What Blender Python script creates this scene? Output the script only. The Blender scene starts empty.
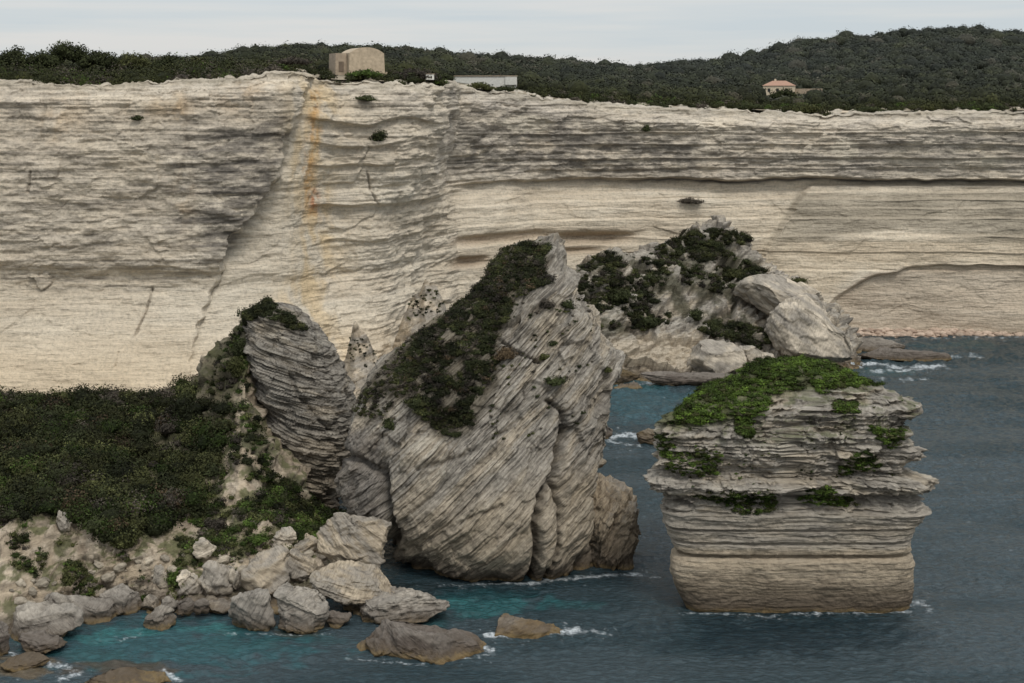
import bpy, bmesh, math, random
import numpy as np
from mathutils import Vector

random.seed(7)
RNG = np.random.default_rng(7)
F, H, YH = 1400.0, 60.0, 95.0          # focal length (px of the frame), eye height (m), horizon row
SC = bpy.context.scene
COL = SC.collection

# ------------------------------------------------------------------ noise
_perm = np.random.default_rng(3).permutation(256)
_perm = np.concatenate([_perm, _perm]).astype(np.int32)
_g = np.random.default_rng(4).normal(size=(256, 3)).astype(np.float32)
_g /= np.linalg.norm(_g, axis=1)[:, None]

def pn(x, y, z=0.0):
    x, y, z = np.broadcast_arrays(np.asarray(x, np.float32), np.asarray(y, np.float32), np.asarray(z, np.float32))
    xi, yi, zi = np.floor(x), np.floor(y), np.floor(z)
    xf, yf, zf = x - xi, y - yi, z - zi
    xi, yi, zi = xi.astype(np.int32) & 255, yi.astype(np.int32) & 255, zi.astype(np.int32) & 255
    u, v, w = [t * t * t * (t * (t * 6 - 15) + 10) for t in (xf, yf, zf)]
    out = 0
    for dx in (0, 1):
        wx = u if dx else 1 - u
        a = _perm[(xi + dx) & 255]
        for dy in (0, 1):
            wy = v if dy else 1 - v
            b = _perm[a + ((yi + dy) & 255)]
            for dz in (0, 1):
                wz = w if dz else 1 - w
                h = _perm[b + ((zi + dz) & 255)]
                g = _g[h]
                out = out + wx * wy * wz * (g[..., 0] * (xf - dx) + g[..., 1] * (yf - dy) + g[..., 2] * (zf - dz))
    return out * 1.6

def fbm(x, y, z=0.0, o=4, gain=0.5):
    s, a, f = 0, 1.0, 1.0
    for i in range(o):
        s = s + a * pn(np.asarray(x) * f + 11.3 * i, np.asarray(y) * f + 5.1 * i, np.asarray(z) * f + 3.7 * i)
        a *= gain; f *= 2.03
    return s

def sst(a, b, x):
    t = np.clip((x - a) / (b - a), 0, 1)
    return t * t * (3 - 2 * t)

def lerp(a, b, t):
    return a + (b - a) * t

def mixc(c, d, t):
    return c + (np.asarray(d, np.float32) - c) * np.clip(t, 0, 1)[..., None]

# ------------------------------------------------------------------ helpers for measuring against the photograph
def P(px, py, Y):
    return np.array([(px - 512) / F * Y, Y, H - (py - YH) / F * Y])

def proj(V):
    return 512 + V[..., 0] / V[..., 1] * F, YH + (H - V[..., 2]) / V[..., 1] * F

def in_poly(px, py, poly):
    inside = np.zeros(px.shape, bool)
    n = len(poly)
    for i in range(n):
        x0, y0 = poly[i]; x1, y1 = poly[(i + 1) % n]
        if y0 == y1: continue
        c = ((y0 > py) != (y1 > py)) & (px < (x1 - x0) * (py - y0) / (y1 - y0) + x0)
        inside ^= c
    return inside

def poly_dist(px, py, line, closed=False):
    d = np.full(px.shape, 1e9, np.float32)
    pts = list(line) + ([line[0]] if closed else [])
    for (x0, y0), (x1, y1) in zip(pts[:-1], pts[1:]):
        L = (x1 - x0) ** 2 + (y1 - y0) ** 2 + 1e-6
        t = np.clip(((px - x0) * (x1 - x0) + (py - y0) * (y1 - y0)) / L, 0, 1)
        d = np.minimum(d, np.hypot(px - x0 - t * (x1 - x0), py - y0 - t * (y1 - y0)))
    return d

def poly_soft(px, py, poly, w):
    """1 inside, 0 outside, soft border w px wide"""
    d = poly_dist(px, py, poly, True)
    s = np.where(in_poly(px, py, poly), d, -d)
    return sst(-w, w, s)

# ------------------------------------------------------------------ mesh making
def tag(o, label=None, cat=None, group=None, kind=None):
    if label: o['label'] = label
    if cat: o['category'] = cat
    if group: o['group'] = group
    if kind: o['kind'] = kind
    return o

def mesh_obj(name, V, Fc, mat, col=None, parent=None, origin=None, smooth=True, extra=None):
    V = np.asarray(V, np.float32).reshape(-1, 3)
    Fc = np.asarray(Fc, np.int32)
    if origin is not None:
        V = V - np.asarray(origin, np.float32)
    me = bpy.data.meshes.new(name)
    k = Fc.shape[1]
    me.vertices.add(len(V)); me.vertices.foreach_set('co', V.ravel())
    me.loops.add(Fc.size); me.loops.foreach_set('vertex_index', Fc.ravel())
    me.polygons.add(len(Fc))
    me.polygons.foreach_set('loop_start', np.arange(0, Fc.size, k, dtype=np.int32))
    me.polygons.foreach_set('loop_total', np.full(len(Fc), k, np.int32))
    me.polygons.foreach_set('use_smooth', np.full(len(Fc), smooth, bool))
    if col is not None:
        a = me.attributes.new('Col', 'FLOAT_COLOR', 'POINT')
        c = np.ones((len(V), 4), np.float32); c[:, :3] = np.asarray(col).reshape(-1, 3)
        a.data.foreach_set('color', c.ravel())
    for nm, val in (extra or {}).items():
        a = me.attributes.new(nm, 'FLOAT', 'POINT')
        a.data.foreach_set('value', np.asarray(val, np.float32).ravel())
    me.update(); me.validate()
    me.materials.append(mat)
    o = bpy.data.objects.new(name, me); COL.objects.link(o)
    if origin is not None: o.location = [float(t) for t in origin]
    if parent is not None:
        o.parent = parent
    return o

def grid_faces(nr, nc, wrap=False):
    r = np.arange(nr - 1)[:, None]
    c = np.arange(nc if wrap else nc - 1)[None, :]
    c2 = (c + 1) % nc
    a = r * nc + c; b = r * nc + c2; d = (r + 1) * nc + c; e = (r + 1) * nc + c2
    return np.stack([a, b, e, d], -1).reshape(-1, 4)

def grid_normals(G, wrap=False):
    dr = np.gradient(G, axis=0)
    if wrap:
        dc = (np.roll(G, -1, 1) - np.roll(G, 1, 1)) * .5
    else:
        dc = np.gradient(G, axis=1)
    n = np.cross(dc, dr)
    n /= np.linalg.norm(n, axis=-1)[..., None] + 1e-9
    return n

# ------------------------------------------------------------------ bedding: layers of rock that stick out or weather back
def rot_n(roll, pitch=0.0):
    """bedding normal; roll > 0 makes the beds climb to the right of the picture, pitch > 0 makes them climb away"""
    r, p = math.radians(roll), math.radians(pitch)
    n = np.array([-math.sin(r), -math.sin(p) * math.cos(r), math.cos(p) * math.cos(r)])
    return n / np.linalg.norm(n)

_r3 = np.random.default_rng(8).random((256, 3)).astype(np.float32)
def cells(Q, size, seed=0):
    """irregular blocks: random value per block, plane tilt inside it, closeness to its border"""
    q = (Q / np.asarray(size, np.float32)).astype(np.float32) + seed * 1.37
    i0 = np.floor(q).astype(np.int32); f0 = q - i0
    F1 = np.full(q.shape[:-1], 9, np.float32); F2 = F1.copy(); hid = np.zeros(F1.shape, np.int32); vec = np.zeros_like(q)
    for a in (-1, 0, 1):
        ha = _perm[(i0[..., 0] + a) & 255]
        for b in (-1, 0, 1):
            hb = _perm[ha + ((i0[..., 1] + b) & 255)]
            for c in (-1, 0, 1):
                h = _perm[hb + ((i0[..., 2] + c) & 255)]
                dv = f0 - (_r3[h] * .9 + np.array([a, b, c], np.float32))
                d2 = (dv * dv).sum(-1)
                m = d2 < F1
                F2 = np.where(m, F1, np.minimum(F2, d2)); F1 = np.where(m, d2, F1)
                hid = np.where(m, h, hid); vec = np.where(m[..., None], dv, vec)
    t = _r3[(hid * 7 + 13) & 255] * 2 - 1
    return _r3[(hid * 5 + 3) & 255][..., 0] - .5, (vec * t).sum(-1), np.sqrt(F2) - np.sqrt(F1)

def blocky(V, k, specs, seed=0):
    """specs: (length m, thickness m, step m, tilt m). returns displacement, joint 0..1, bed shift, tone"""
    k = np.asarray(k, np.float32)
    e1 = np.cross([0, 1, 0], k); e1 = e1 / np.linalg.norm(e1); e2 = np.cross(k, e1)
    Q = np.stack([V @ e1.astype(np.float32), V @ e2.astype(np.float32), V @ k], -1)
    Q = Q + np.stack([pn(Q[..., 0] / 3 + seed, Q[..., 1] / 3, Q[..., 2] / 3), pn(Q[..., 0] / 3, Q[..., 1] / 3 + 9, Q[..., 2] / 3 + seed), .4 * pn(Q[..., 0] / 3 + 5, Q[..., 1] / 3, Q[..., 2] / 3 + seed)], -1) * .7
    d = 0; jn = 0; sh = 0; tn = 0
    for j, (L, T, st, ti) in enumerate(specs):
        r, t, e = cells(Q, (L, L, T), seed + j * 3.3)
        d = d + st * 2 * r + ti * t
        jn = np.maximum(jn, sst(.10, .0, e) * min(1, st * 1.6))
        if j == 0: sh = r
        tn = tn + r / len(specs)
    return d, jn, sh, tn

def strata(V, k, spec, seed=0, wav=0.6, ofs=0.0):
    """spec: list of (thickness m, amplitude m, lateral length m). returns displacement, groove 0..1, bed tone -1..1"""
    w = V @ np.asarray(k, np.float32)
    w = w + ofs
    w = w + wav * pn(V[..., 0] / 14 + seed, V[..., 1] / 14, V[..., 2] / 14) + .25 * wav * pn(V[..., 0] / 3 + seed, V[..., 1] / 3, V[..., 2] / 3)
    d = 0; g = 0; tone = 0
    for j, (th, amp, L) in enumerate(spec):
        s = w / th + 31.7 * j + seed
        s = s + .35 * pn(s * .6, 3.3 + j)
        i = np.floor(s); fr = s - i
        pr = pn(V[..., 0] / L + 7.7 * j, V[..., 1] / L + .37 * i, i * 3.317 + seed) + .55 * pn(i * 5.13 + .5, seed + 2.2 + j, .5)
        edge = sst(0, .12, fr) * sst(1.0, .62, fr)
        pat = .35 + 1.0 * sst(-.5, .55, pn(V[..., 0] / (L * 1.9) + 3.1 * j, V[..., 1] / (L * 1.9), w / (th * 5) + seed))
        d = d + amp * pat * (pr * 1.15 + .65 * (edge - 1))
        g = np.maximum(g, (1 - sst(0, .10, fr) * sst(1.0, .93, fr)) * np.clip(amp * 2.2 * pat, 0, 1))
        tone = tone + pr / len(spec)
    return d, g, tone

B = np.array([.545, .465, .355], np.float32)
L_ = np.array([.65, .585, .475], np.float32)
G_ = np.array([.30, .27, .23], np.float32)
GL = np.array([.445, .41, .355], np.float32)
D_ = np.array([.085, .078, .07], np.float32)

def rock_color(V, N, g, tone, seed=0, grey=.5, light=L_, base=B, k=(0, 0, 1)):
    c = np.broadcast_to(base, V.shape).astype(np.float32).copy()
    x, y, z = V[..., 0], V[..., 1], V[..., 2]
    w = V @ np.asarray(k, np.float32)
    c = mixc(c, light, sst(-.2, .7, tone + .4 * fbm(x / 6 + seed, y / 6, z / 3, 3)))
    gm = sst(.15 - grey * .7, .75 - grey * .7, fbm(x / 7 + seed * 2, y / 7, w / 2.0 + 9, 4) + .35 * N[..., 2] + .15 * tone)
    c = mixc(c, GL if grey > .6 else lerp(GL, G_, .5), gm * .8)
    st = sst(.25, .9, fbm(x / 2.6 + seed, y / 2.6, w / .35, 4) + .25 * (grey - .5))
    c = mixc(c, G_ * .62, st * .65)
    c = mixc(c, D_, g * .55)
    return c * np.float32(.72)

# ------------------------------------------------------------------ materials
def new_mat(name):
    m = bpy.data.materials.new(name); m.use_nodes = True
    nt = m.node_tree
    for n in list(nt.nodes): nt.nodes.remove(n)
    out = nt.nodes.new('ShaderNodeOutputMaterial')
    b = nt.nodes.new('ShaderNodeBsdfPrincipled')
    nt.links.new(b.outputs[0], out.inputs[0])
    return m, nt, b, out

def N_(nt, t, **kw):
    n = nt.nodes.new(t)
    for k, v in kw.items(): setattr(n, k, v)
    return n

def ramp(nt, src, stops):
    r = N_(nt, 'ShaderNodeValToRGB'); e = r.color_ramp.elements
    e[0].position, e[0].color = stops[0][0], stops[0][1]
    e[1].position, e[1].color = stops[-1][0], stops[-1][1]
    for p, c in stops[1:-1]:
        q = e.new(p); q.color = c
    nt.links.new(src, r.inputs[0]); return r

def g4(v): return (v, v, v, 1)

def mixrgb(nt, mode, fac, a, b):
    m = N_(nt, 'ShaderNodeMix', data_type='RGBA', blend_type=mode)
    if isinstance(fac, (int, float)): m.inputs[0].default_value = fac
    else: nt.links.new(fac, m.inputs[0])
    for s, i in ((a, 6), (b, 7)):
        if isinstance(s, tuple): m.inputs[i].default_value = s
        else: nt.links.new(s, m.inputs[i])
    return m.outputs[2]

def rock_mat(name, roll=0, fine=1.0, tide=True, scale=1.0, pitch=0, con=0.0, thin=.62):
    m, nt, b, out = new_mat(name)
    att = N_(nt, 'ShaderNodeAttribute', attribute_name='Col')
    geo = N_(nt, 'ShaderNodeNewGeometry')
    mp = N_(nt, 'ShaderNodeMapping', vector_type='TEXTURE')
    mp.inputs['Rotation'].default_value = (math.radians(pitch), -math.radians(roll), 0)
    mp.inputs['Scale'].default_value = (6 / scale, 6 / scale, thin / scale)
    nt.links.new(geo.outputs['Position'], mp.inputs[0])
    n1 = N_(nt, 'ShaderNodeTexNoise'); n1.inputs['Scale'].default_value = 2.2; n1.inputs['Detail'].default_value = 7; n1.inputs['Roughness'].default_value = .68
    nt.links.new(mp.outputs[0], n1.inputs[0])
    n2 = N_(nt, 'ShaderNodeTexNoise'); n2.inputs['Scale'].default_value = 1.6; n2.inputs['Detail'].default_value = 8; n2.inputs['Roughness'].default_value = .7
    nt.links.new(geo.outputs['Position'], n2.inputs[0])
    r1 = ramp(nt, n1.outputs[0], [(.32 + .06 * con, g4(.55 - .25 * con)), (.44 + .02 * con, g4(.9 - .12 * con)), (.56, g4(1.03 + .07 * con)), (.72 - .06 * con, g4(1.16 + .2 * con))])
    r2 = ramp(nt, n2.outputs[0], [(.30, g4(.62)), (.5, g4(1.0)), (.7, g4(1.16))])
    n3 = N_(nt, 'ShaderNodeTexNoise'); n3.inputs['Scale'].default_value = .13; n3.inputs['Detail'].default_value = 4
    nt.links.new(geo.outputs['Position'], n3.inputs[0])
    r3 = ramp(nt, n3.outputs[0], [(.38, g4(.25 + .45 * con)), (.62, g4(1))])
    c = mixrgb(nt, 'MULTIPLY', r3.outputs[0], att.outputs[0], r1.outputs[0])
    c = mixrgb(nt, 'MULTIPLY', .8, c, r2.outputs[0])
    if tide:
        sx = N_(nt, 'ShaderNodeSeparateXYZ'); nt.links.new(geo.outputs['Position'], sx.inputs[0])
        ad = N_(nt, 'ShaderNodeMath', operation='MULTIPLY_ADD'); ad.inputs[1].default_value = 1.6
        nt.links.new(n2.outputs[0], ad.inputs[0]); nt.links.new(sx.outputs[2], ad.inputs[2])
        rr = ramp(nt, ad.outputs[0], [(.78, g4(1)), (.99, g4(0))])
        # height in metres squeezed to 0..1
        sc = N_(nt, 'ShaderNodeMapRange'); sc.inputs[1].default_value = .6; sc.inputs[2].default_value = 3.6
        nt.links.new(ad.outputs[0], sc.inputs[0])
        rr = ramp(nt, sc.outputs[0], [(0, (.10, .065, .028, 1)), (.13, (.18, .13, .065, 1)), (.24, (.10, .075, .05, 1)), (.5, (.09, .07, .055, 1))])
        fr = ramp(nt, sc.outputs[0], [(0, g4(.95)), (.28, g4(.85)), (.5, g4(.5)), (1, g4(0))])
        c = mixrgb(nt, 'MIX', fr.outputs[0], c, mixrgb(nt, 'MULTIPLY', .35, rr.outputs[0], r1.outputs[0]))
    nt.links.new(c, b.inputs['Base Color'])
    b.inputs['Roughness'].default_value = .93
    b.inputs['Specular IOR Level'].default_value = .15
    bp = N_(nt, 'ShaderNodeBump'); bp.inputs['Distance'].default_value = .35 * fine / scale; bp.inputs['Strength'].default_value = .9
    nt.links.new(n1.outputs[0], bp.inputs['Height'])
    bp2 = N_(nt, 'ShaderNodeBump'); bp2.inputs['Distance'].default_value = .35 * fine; bp2.inputs['Strength'].default_value = .7
    nt.links.new(n2.outputs[0], bp2.inputs['Height']); nt.links.new(bp.outputs[0], bp2.inputs['Normal'])
    nt.links.new(bp2.outputs[0], b.inputs['Normal'])
    return m

def leaf_mat(name):
    m, nt, b, out = new_mat(name)
    att = N_(nt, 'ShaderNodeAttribute', attribute_name='Col')
    geo = N_(nt, 'ShaderNodeNewGeometry')
    n = N_(nt, 'ShaderNodeTexNoise'); n.inputs['Scale'].default_value = .9; n.inputs['Detail'].default_value = 4
    nt.links.new(geo.outputs['Position'], n.inputs[0])
    r = ramp(nt, n.outputs[0], [(.3, g4(.7)), (.7, g4(1.25))])
    c = mixrgb(nt, 'MULTIPLY', 1.0, att.outputs[0], r.outputs[0])
    nt.links.new(c, b.inputs['Base Color'])
    b.inputs['Roughness'].default_value = .8
    b.inputs['Specular IOR Level'].default_value = .12
    return m

def plain_mat(name, col, bump=.03, sc=3.0, rough=.9, vary=.25):
    m, nt, b, out = new_mat(name)
    geo = N_(nt, 'ShaderNodeNewGeometry')
    n = N_(nt, 'ShaderNodeTexNoise'); n.inputs['Scale'].default_value = sc; n.inputs['Detail'].default_value = 6
    nt.links.new(geo.outputs['Position'], n.inputs[0])
    r = ramp(nt, n.outputs[0], [(.3, g4(1 - vary)), (.7, g4(1 + vary * .5))])
    c = mixrgb(nt, 'MULTIPLY', 1.0, tuple(col) + (1,), r.outputs[0])
    nt.links.new(c, b.inputs['Base Color']); b.inputs['Roughness'].default_value = rough
    bp = N_(nt, 'ShaderNodeBump'); bp.inputs['Distance'].default_value = bump
    nt.links.new(n.outputs[0], bp.inputs['Height']); nt.links.new(bp.outputs[0], b.inputs['Normal'])
    return m

M_CLIFF = rock_mat('cliff_limestone', 0, 1.0, tide=False, scale=.62)
M_FLAT = rock_mat('bedded_limestone', 0, 1.0, con=.35)
M_MAIN = rock_mat('dipping_limestone', 42, 1.2, con=.75, scale=1.5, thin=.5)
M_LEFT = rock_mat('tilted_limestone', -17, 1.2, con=1.0, scale=1.1, thin=.5)
M_BLD = [rock_mat('boulder_limestone_a', 20, .8, scale=1.6, con=.4), rock_mat('boulder_limestone_b', -35, .8, scale=1.6, con=.4), rock_mat('boulder_limestone_c', 60, .8, scale=1.6, con=.4)]
M_SOIL = rock_mat('eroded_slope', 10, .8, scale=1.0)
M_LEAF = leaf_mat('scrub_leaves')

# ------------------------------------------------------------------ CLIFF
def ip(x, xs_ys):
    xs = [a for a, b in xs_ys]; ys = [b for a, b in xs_ys]
    return np.interp(x, xs, ys)

YB = [(-400, 250), (-200, 258), (0, 262), (200, 265), (290, 270), (340, 281), (400, 291), (430, 298), (451, 307), (461, 328), (530, 344), (600, 349), (850, 355), (1024, 353), (1500, 345)]
RIM = [(-400, 84), (-100, 82), (0, 81), (30, 83), (100, 85), (170, 81), (250, 78), (280, 71), (300, 72), (318, 80), (340, 82), (400, 84), (450, 87), (490, 92), (520, 95), (560, 101), (640, 107), (700, 110), (760, 112), (830, 115), (900, 113), (1024, 112), (1500, 108)]

def y_base(u): return ip(u, YB)
def rim_z(u):
    Y = y_base(u)
    r = ip(u, RIM) + 1.2 * pn(u / 21., 4.4) + 1.0 * pn(u / 6., 8.1)
    return H - (r - YH) / F * Y

def edge_u(z):
    """the leading edge of the overhanging left block, as a bearing, by height"""
    return np.interp(z, [0, 10, 20, 24, 28.4, 33.5, 42, 53.4, 58, 66], [180, 190, 203, 212, 222, 241, 272, 291, 303, 318])

def cliff_Y(u, z):
    stp = np.interp(z, [0, 16, 28, 38, 50, 62], [424, 428, 434, 441, 450, 457]) + 3 * pn(z / 4., 7.7) + 1.5 * pn(z / 1.3, 3.7)
    su = 456 + (u - stp) * np.interp(z, [0, 20, 36, 44, 60], [.15, .18, .3, 1, 1])
    Y = y_base(lerp(u, su, np.exp(-((u - stp) / 60.) ** 2) * sst(340, 410, u))).astype(np.float32)
    wob = 6 * pn(u / 40., z / 6., 1.5) + 5 * pn(u / 12., z / 1.6, 2.5)
    # left block stands proud of the recess
    e = edge_u(z) + wob
    blk = sst(1.6, -1.6, u - e)
    low = sst(26.0, 28.6, z + .8 * pn(u / 30., .5) + (u - 200) * .004)
    Y = Y - blk * (2.6 * sst(4, 26, z) + 1.8 * low) + 2.0 * sst(-30, 60, u - e) * sst(420, 330, u)
    # scoop in the recess
    Y = Y + 4.0 * np.exp(-((u - 330) / 45.) ** 2) * sst(55, 30, z)
    # buttress between the recess and the step
    Y = Y - 4.0 * np.exp(-((u - 395 - .3 * (z - 30)) / 42.) ** 2) * sst(18, 40, z)
    # foot of the left cliff leans out
    lf = sst(470, 380, u)
    Y = Y - lf * np.clip(24 - z, 0, 40) ** 1.15 * .42
    # right: overhang line, under it a long hollow that swells out to the foot
    rt = sst(440, 475, u)
    zl = 38.6 + .7 * pn(u / 70., 2.2) + .35 * pn(u / 17., 5.2) - (u - 800) * .0012
    ab = sst(-.5, .35, z - zl)
    Y = Y + rt * ((-1.2 - 1.0 * sst(600, 700, u)) * ab + 1.7 * (1 - ab) * sst(-7, 0, z - zl) - np.clip(zl - 10 - z, 0, 30) * .1)
    # bedding shelves of the right wall
    for zz, dd in ((44.0, 1.0), (47.6, .8), (33.6, -.9), (50.5, .8), (29, -.6), (35.4, -.5), (31.5, -.4), (41.5, .5), (24.5, -.5), (20.5, .4), (16, -.4)):
        Y = Y - rt * dd * sst(-.25, .2, z - zz - .5 * pn(u / 70., zz))
    # ledges in the middle
    md = sst(300, 330, u) * sst(470, 440, u)
    for zz, dd in ((54.5, 2.0), (50.4, 1.3), (46.0, 1.2), (37.8, 1.4), (30, 1.0)):
        Y = Y - md * dd * sst(-.4, .25, z - zz - 1.4 * pn(u / 45., zz)) + md * dd * .8 * sst(.2, 3.5, z - zz)
    # diagonal step low on the right wall
    ed = np.interp(z, [0, 15, 20, 33, 38], [742, 752, 762, 797, 812]) + 2 * pn(z, 4.)
    Y = Y - rt * 2.2 * sst(-5, 5, u - ed) * sst(37.5, 36.5, z)
    # low shallow caves at px 430..600
    for (cu, cz, ru, rz, dp) in ((590, 24.2, 42, 1.5, 3.0), (500, 25.6, 45, 1.2, 2.0), (470, 20.8, 18, 1.2, 2.2), (575, 21.3, 26, .9, 1.6)):
        Y = Y + dp * np.exp(-np.abs((u - cu) / ru) ** 4 - np.abs((z - cz) / rz) ** 3)
    # arch in the far right foot
    r = (np.abs((u - 985) / 155.) ** 3 + (np.clip(z, 0, 99) / 17.) ** 3) ** (1 / 3) + .05 * pn(u / 30., z / 5.)
    Y = Y + 1.6 * sst(1.015, .985, r)
    # top few metres lean back
    zt = rim_z(u)
    t = np.clip(z - (zt - 3.5), 0, 10)
    Y = Y + t * .9
    return Y

def make_cliff():
    us = np.concatenate([np.arange(-420, -10, 4.), np.arange(-10, 1036, .95), np.arange(1036, 1500, 4.)])
    nr = 330
    zt = rim_z(us)
    zt = zt + .7 * pn(us / 17., 9.) + .3 * pn(us / 5., 9.)
    t = np.linspace(0, 1, nr)[:, None]
    Z = -3 + t * (zt[None] + 3)
    U = np.broadcast_to(us[None], Z.shape)
    Y = cliff_Y(U, Z)
    # rows that run back over the top
    offs = np.array([.6, 1.4, 2.6, 4.5, 7.5, 12, 18.])
    Yt = Y[-1][None] + offs[:, None]
    Zt = zt[None] + .06 * offs[:, None] + .5 * pn(us[None] / 9., offs[:, None]) * np.minimum(offs[:, None] / 2, 1)
    Y = np.vstack([Y, Yt]); Z = np.vstack([Z, Zt]); U = np.broadcast_to(us[None], Z.shape)
    V = np.stack([(U - 512) / F * Y, Y, Z], -1).astype(np.float32)
    N = grid_normals(V)
    if N[nr // 2, :, 1].mean() > 0: N = -N
    sc = 1.0
    d1, g1, t1 = strata(V, (0.004, 0, 1), [(4.6, .5, 44), (1.5, .30, 18), (.55, .20, 7)], seed=2.0, wav=.35)
    # the smooth lower faces carry less relief than the weathered upper ones
    px, py = proj(V)
    LB = sst(6, -6, U - edge_u(Z) - 3 * pn(Z / 3, .7))
    up = lerp(sst(18, 30, Z) * np.maximum(LB, .35), sst(36, 40, Z), sst(300, 380, U))
    md = sst(300, 330, U) * sst(470, 440, U)
    up = np.maximum(up, md * .75)
    lf_ = sst(340, 300, U); zt_ = zt[None] if False else rim_z(us)[None]
    crest = sst(9, 2, zt_ - Z)
    amp = .16 + up * (.84 - .50 * lf_ * (1 - crest) - .34 * sst(460, 480, U) * (1 - crest))
    bd, bj, bs, bt = blocky(V, (0, 0, 1), [(17, 9, .55, 1.3), (5, 1.3, .34, .5)], seed=3)
    d1b, g1b, t1b = strata(V, (0.004, 0, 1), [(2.6, .45, 12), (.9, .35, 5)], seed=8.0, wav=.5, ofs=bs * 1.1)
    d1 = d1 * .7 + d1b * .6; g1 = np.maximum(g1 * .7, g1b * .6)
    rough = fbm(V[..., 0] / 5, V[..., 1] / 5, V[..., 2] / 2.5, 5, .55)
    big = fbm(V[..., 0] / 26, V[..., 1] / 26, V[..., 2] / 18 + 4, 3)
    dd = d1 * amp + .6 * rough * (.25 + .75 * up) + 1.3 * big + bd * (.20 + up * (.5 - .32 * (1 - crest)))
    # joints
    crack = 0
    for line, wd, dp in [([(44, 97), (41, 140)], 1.6, .3), ([(31, 172), (28, 192)], 1.2, .7), ([(185, 90), (187, 150), (178, 190)], 2.5, .3),
                         ([(152, 290), (146, 312), (135, 336)], .9, .7), ([(367, 172), (371, 190), (379, 204)], 1.0, .8),
                         ([(456, 110), (448, 140)], 1.5, .5), ([(119, 352), (116, 366)], .8, .5)]:
        dl = poly_dist(px, py, line) + 1.1 * pn(px / 5, py / 5)
        dd = dd - dp * np.exp(-(dl / wd) ** 2); crack = np.maximum(crack, np.exp(-(dl / wd) ** 2) * min(1, dp))
    hn = N.copy(); hn[..., 2] *= .15
    hn[nr:] = [0, 0, 1]
    dd[nr:] *= .25
    V2 = V + hn * dd[..., None]
    N2 = grid_normals(V2)
    if N2[nr // 2, :, 1].mean() > 0: N2 = -N2
    px, py = proj(V2)
    x, y, z = V2[..., 0], V2[..., 1], V2[..., 2]
    # ---- colour
    c = np.broadcast_to(B * 1.04, V2.shape).astype(np.float32).copy()
    c = mixc(c, L_ * 1.04, .6 * sst(-.5, .6, t1) + .35 * sst(-.3, .6, fbm(x / 22, y / 22, z / 9, 3)))
    lines = fbm(x / 26 + 3, y / 26, z / .9, 5, .62)
    c = mixc(c, c * .74, sst(.25, .9, lines) * .6)
    # greyed, weathered upper wall
    ug = lerp(sst(22, 36, z + 3 * pn(U / 60., .3)) * np.maximum(LB, .12), sst(37.5, 40.5, z) * sst(400, 460, U), sst(300, 380, U))
    ug = np.maximum(ug, md * sst(40, 52, z) * .5)
    ug = np.maximum(ug, sst(53, 57, z) * .6 * sst(470, 440, U))
    nz = fbm(x / 16 + 1, y / 16, z / 5, 5)
    ug = ug * (1 - .35 * sst(340, 300, U))
    c = mixc(c, GL * np.array([1.1, 1.06, 1.02]), ug * (.50 + .5 * nz))
    c = mixc(c, c * .8, ug * sst(0, .35, bt) * .3)
    c = mixc(c, B * 1.08, lf_ * sst(240, 60, U) * .35)
    st = sst(.02, .75, fbm(x / 9 + 5, y / 9, z / .7, 5, .6) + .3 * nz)
    c = mixc(c, G_ * .62, ug * st * sst(-.35, .3, nz + .25 * bt) * .75)
    spk = sst(.1, .7, fbm(x / 1.8, y / 1.8, z / .9, 4, .6))
    c = mixc(c, G_ * .7, ug * spk * .45)
    # dark streaked belts
    def blot(poly, w, amt, colr, nsc=(6, 2.0), th=(-.25, .55)):
        nonlocal c
        m = poly_soft(px, py, poly, w) * sst(th[0], th[1], fbm(x / nsc[0] + 2, y / nsc[0], z / nsc[1], 5, .6))
        c = mixc(c, colr, m * amt)
    blot([(455, 125), (560, 118), (700, 140), (700, 178), (600, 178), (450, 172)], 14, .85, G_ * .62, (5, 2.2), (-.35, .35))
    blot([(455, 105), (640, 112), (640, 150), (455, 140)], 14, .5, G_ * .8, (4, 3), (-.2, .4))
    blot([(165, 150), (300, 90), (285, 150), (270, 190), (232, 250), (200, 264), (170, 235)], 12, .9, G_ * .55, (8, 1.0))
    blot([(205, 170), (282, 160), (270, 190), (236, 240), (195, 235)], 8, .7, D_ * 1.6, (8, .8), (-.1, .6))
    blot([(0, 190), (170, 180), (170, 250), (0, 250)], 16, .3, G_ * .95, (12, 1.4))
    blot([(0, 90), (60, 90), (40, 140), (0, 150)], 14, .5, G_ * .8, (5, 2))
    blot([(0, 262), (240, 244), (240, 262), (150, 292), (0, 290)], 6, .6, G_ * .75, (12, .6))
    blot([(780, 140), (1024, 130), (1024, 180), (780, 180)], 14, .65, G_ * .75, (14, .8))
    blot([(330, 170), (450, 160), (440, 215), (330, 215)], 12, .35, GL, (8, 2))
    rc = (1 - LB) * sst(470, 300, U) * sst(54, 47, z)
    c = mixc(c, L_ * 1.02, rc * (.45 + .3 * fbm(x / 8, y / 8, z / 1.2, 4)))
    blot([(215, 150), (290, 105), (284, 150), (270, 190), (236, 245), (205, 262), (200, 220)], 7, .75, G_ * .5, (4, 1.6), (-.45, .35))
    # grey veil over the right lower wall, bounded by the diagonal edge
    m = poly_soft(px, py, [(797, 194), (1100, 190), (1100, 250), (1000, 243), (900, 228), (830, 238), (764, 246)], 3.5)
    c = mixc(c, GL * np.array([.78, .74, .66]), m * (.9 + .3 * fbm(x / 10, y / 10, z / 4, 3)))
    m = poly_soft(px, py, [(764, 240), (1100, 236), (1100, 275), (860, 270), (830, 292), (700, 330)], 6)
    c = mixc(c, c * np.array([.90, .86, .80]), m * .7)
    m = poly_soft(px, py, [(835, 340), (838, 295), (870, 272), (940, 268), (1030, 262), (1200, 262), (1200, 345)], 2.5)
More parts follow.
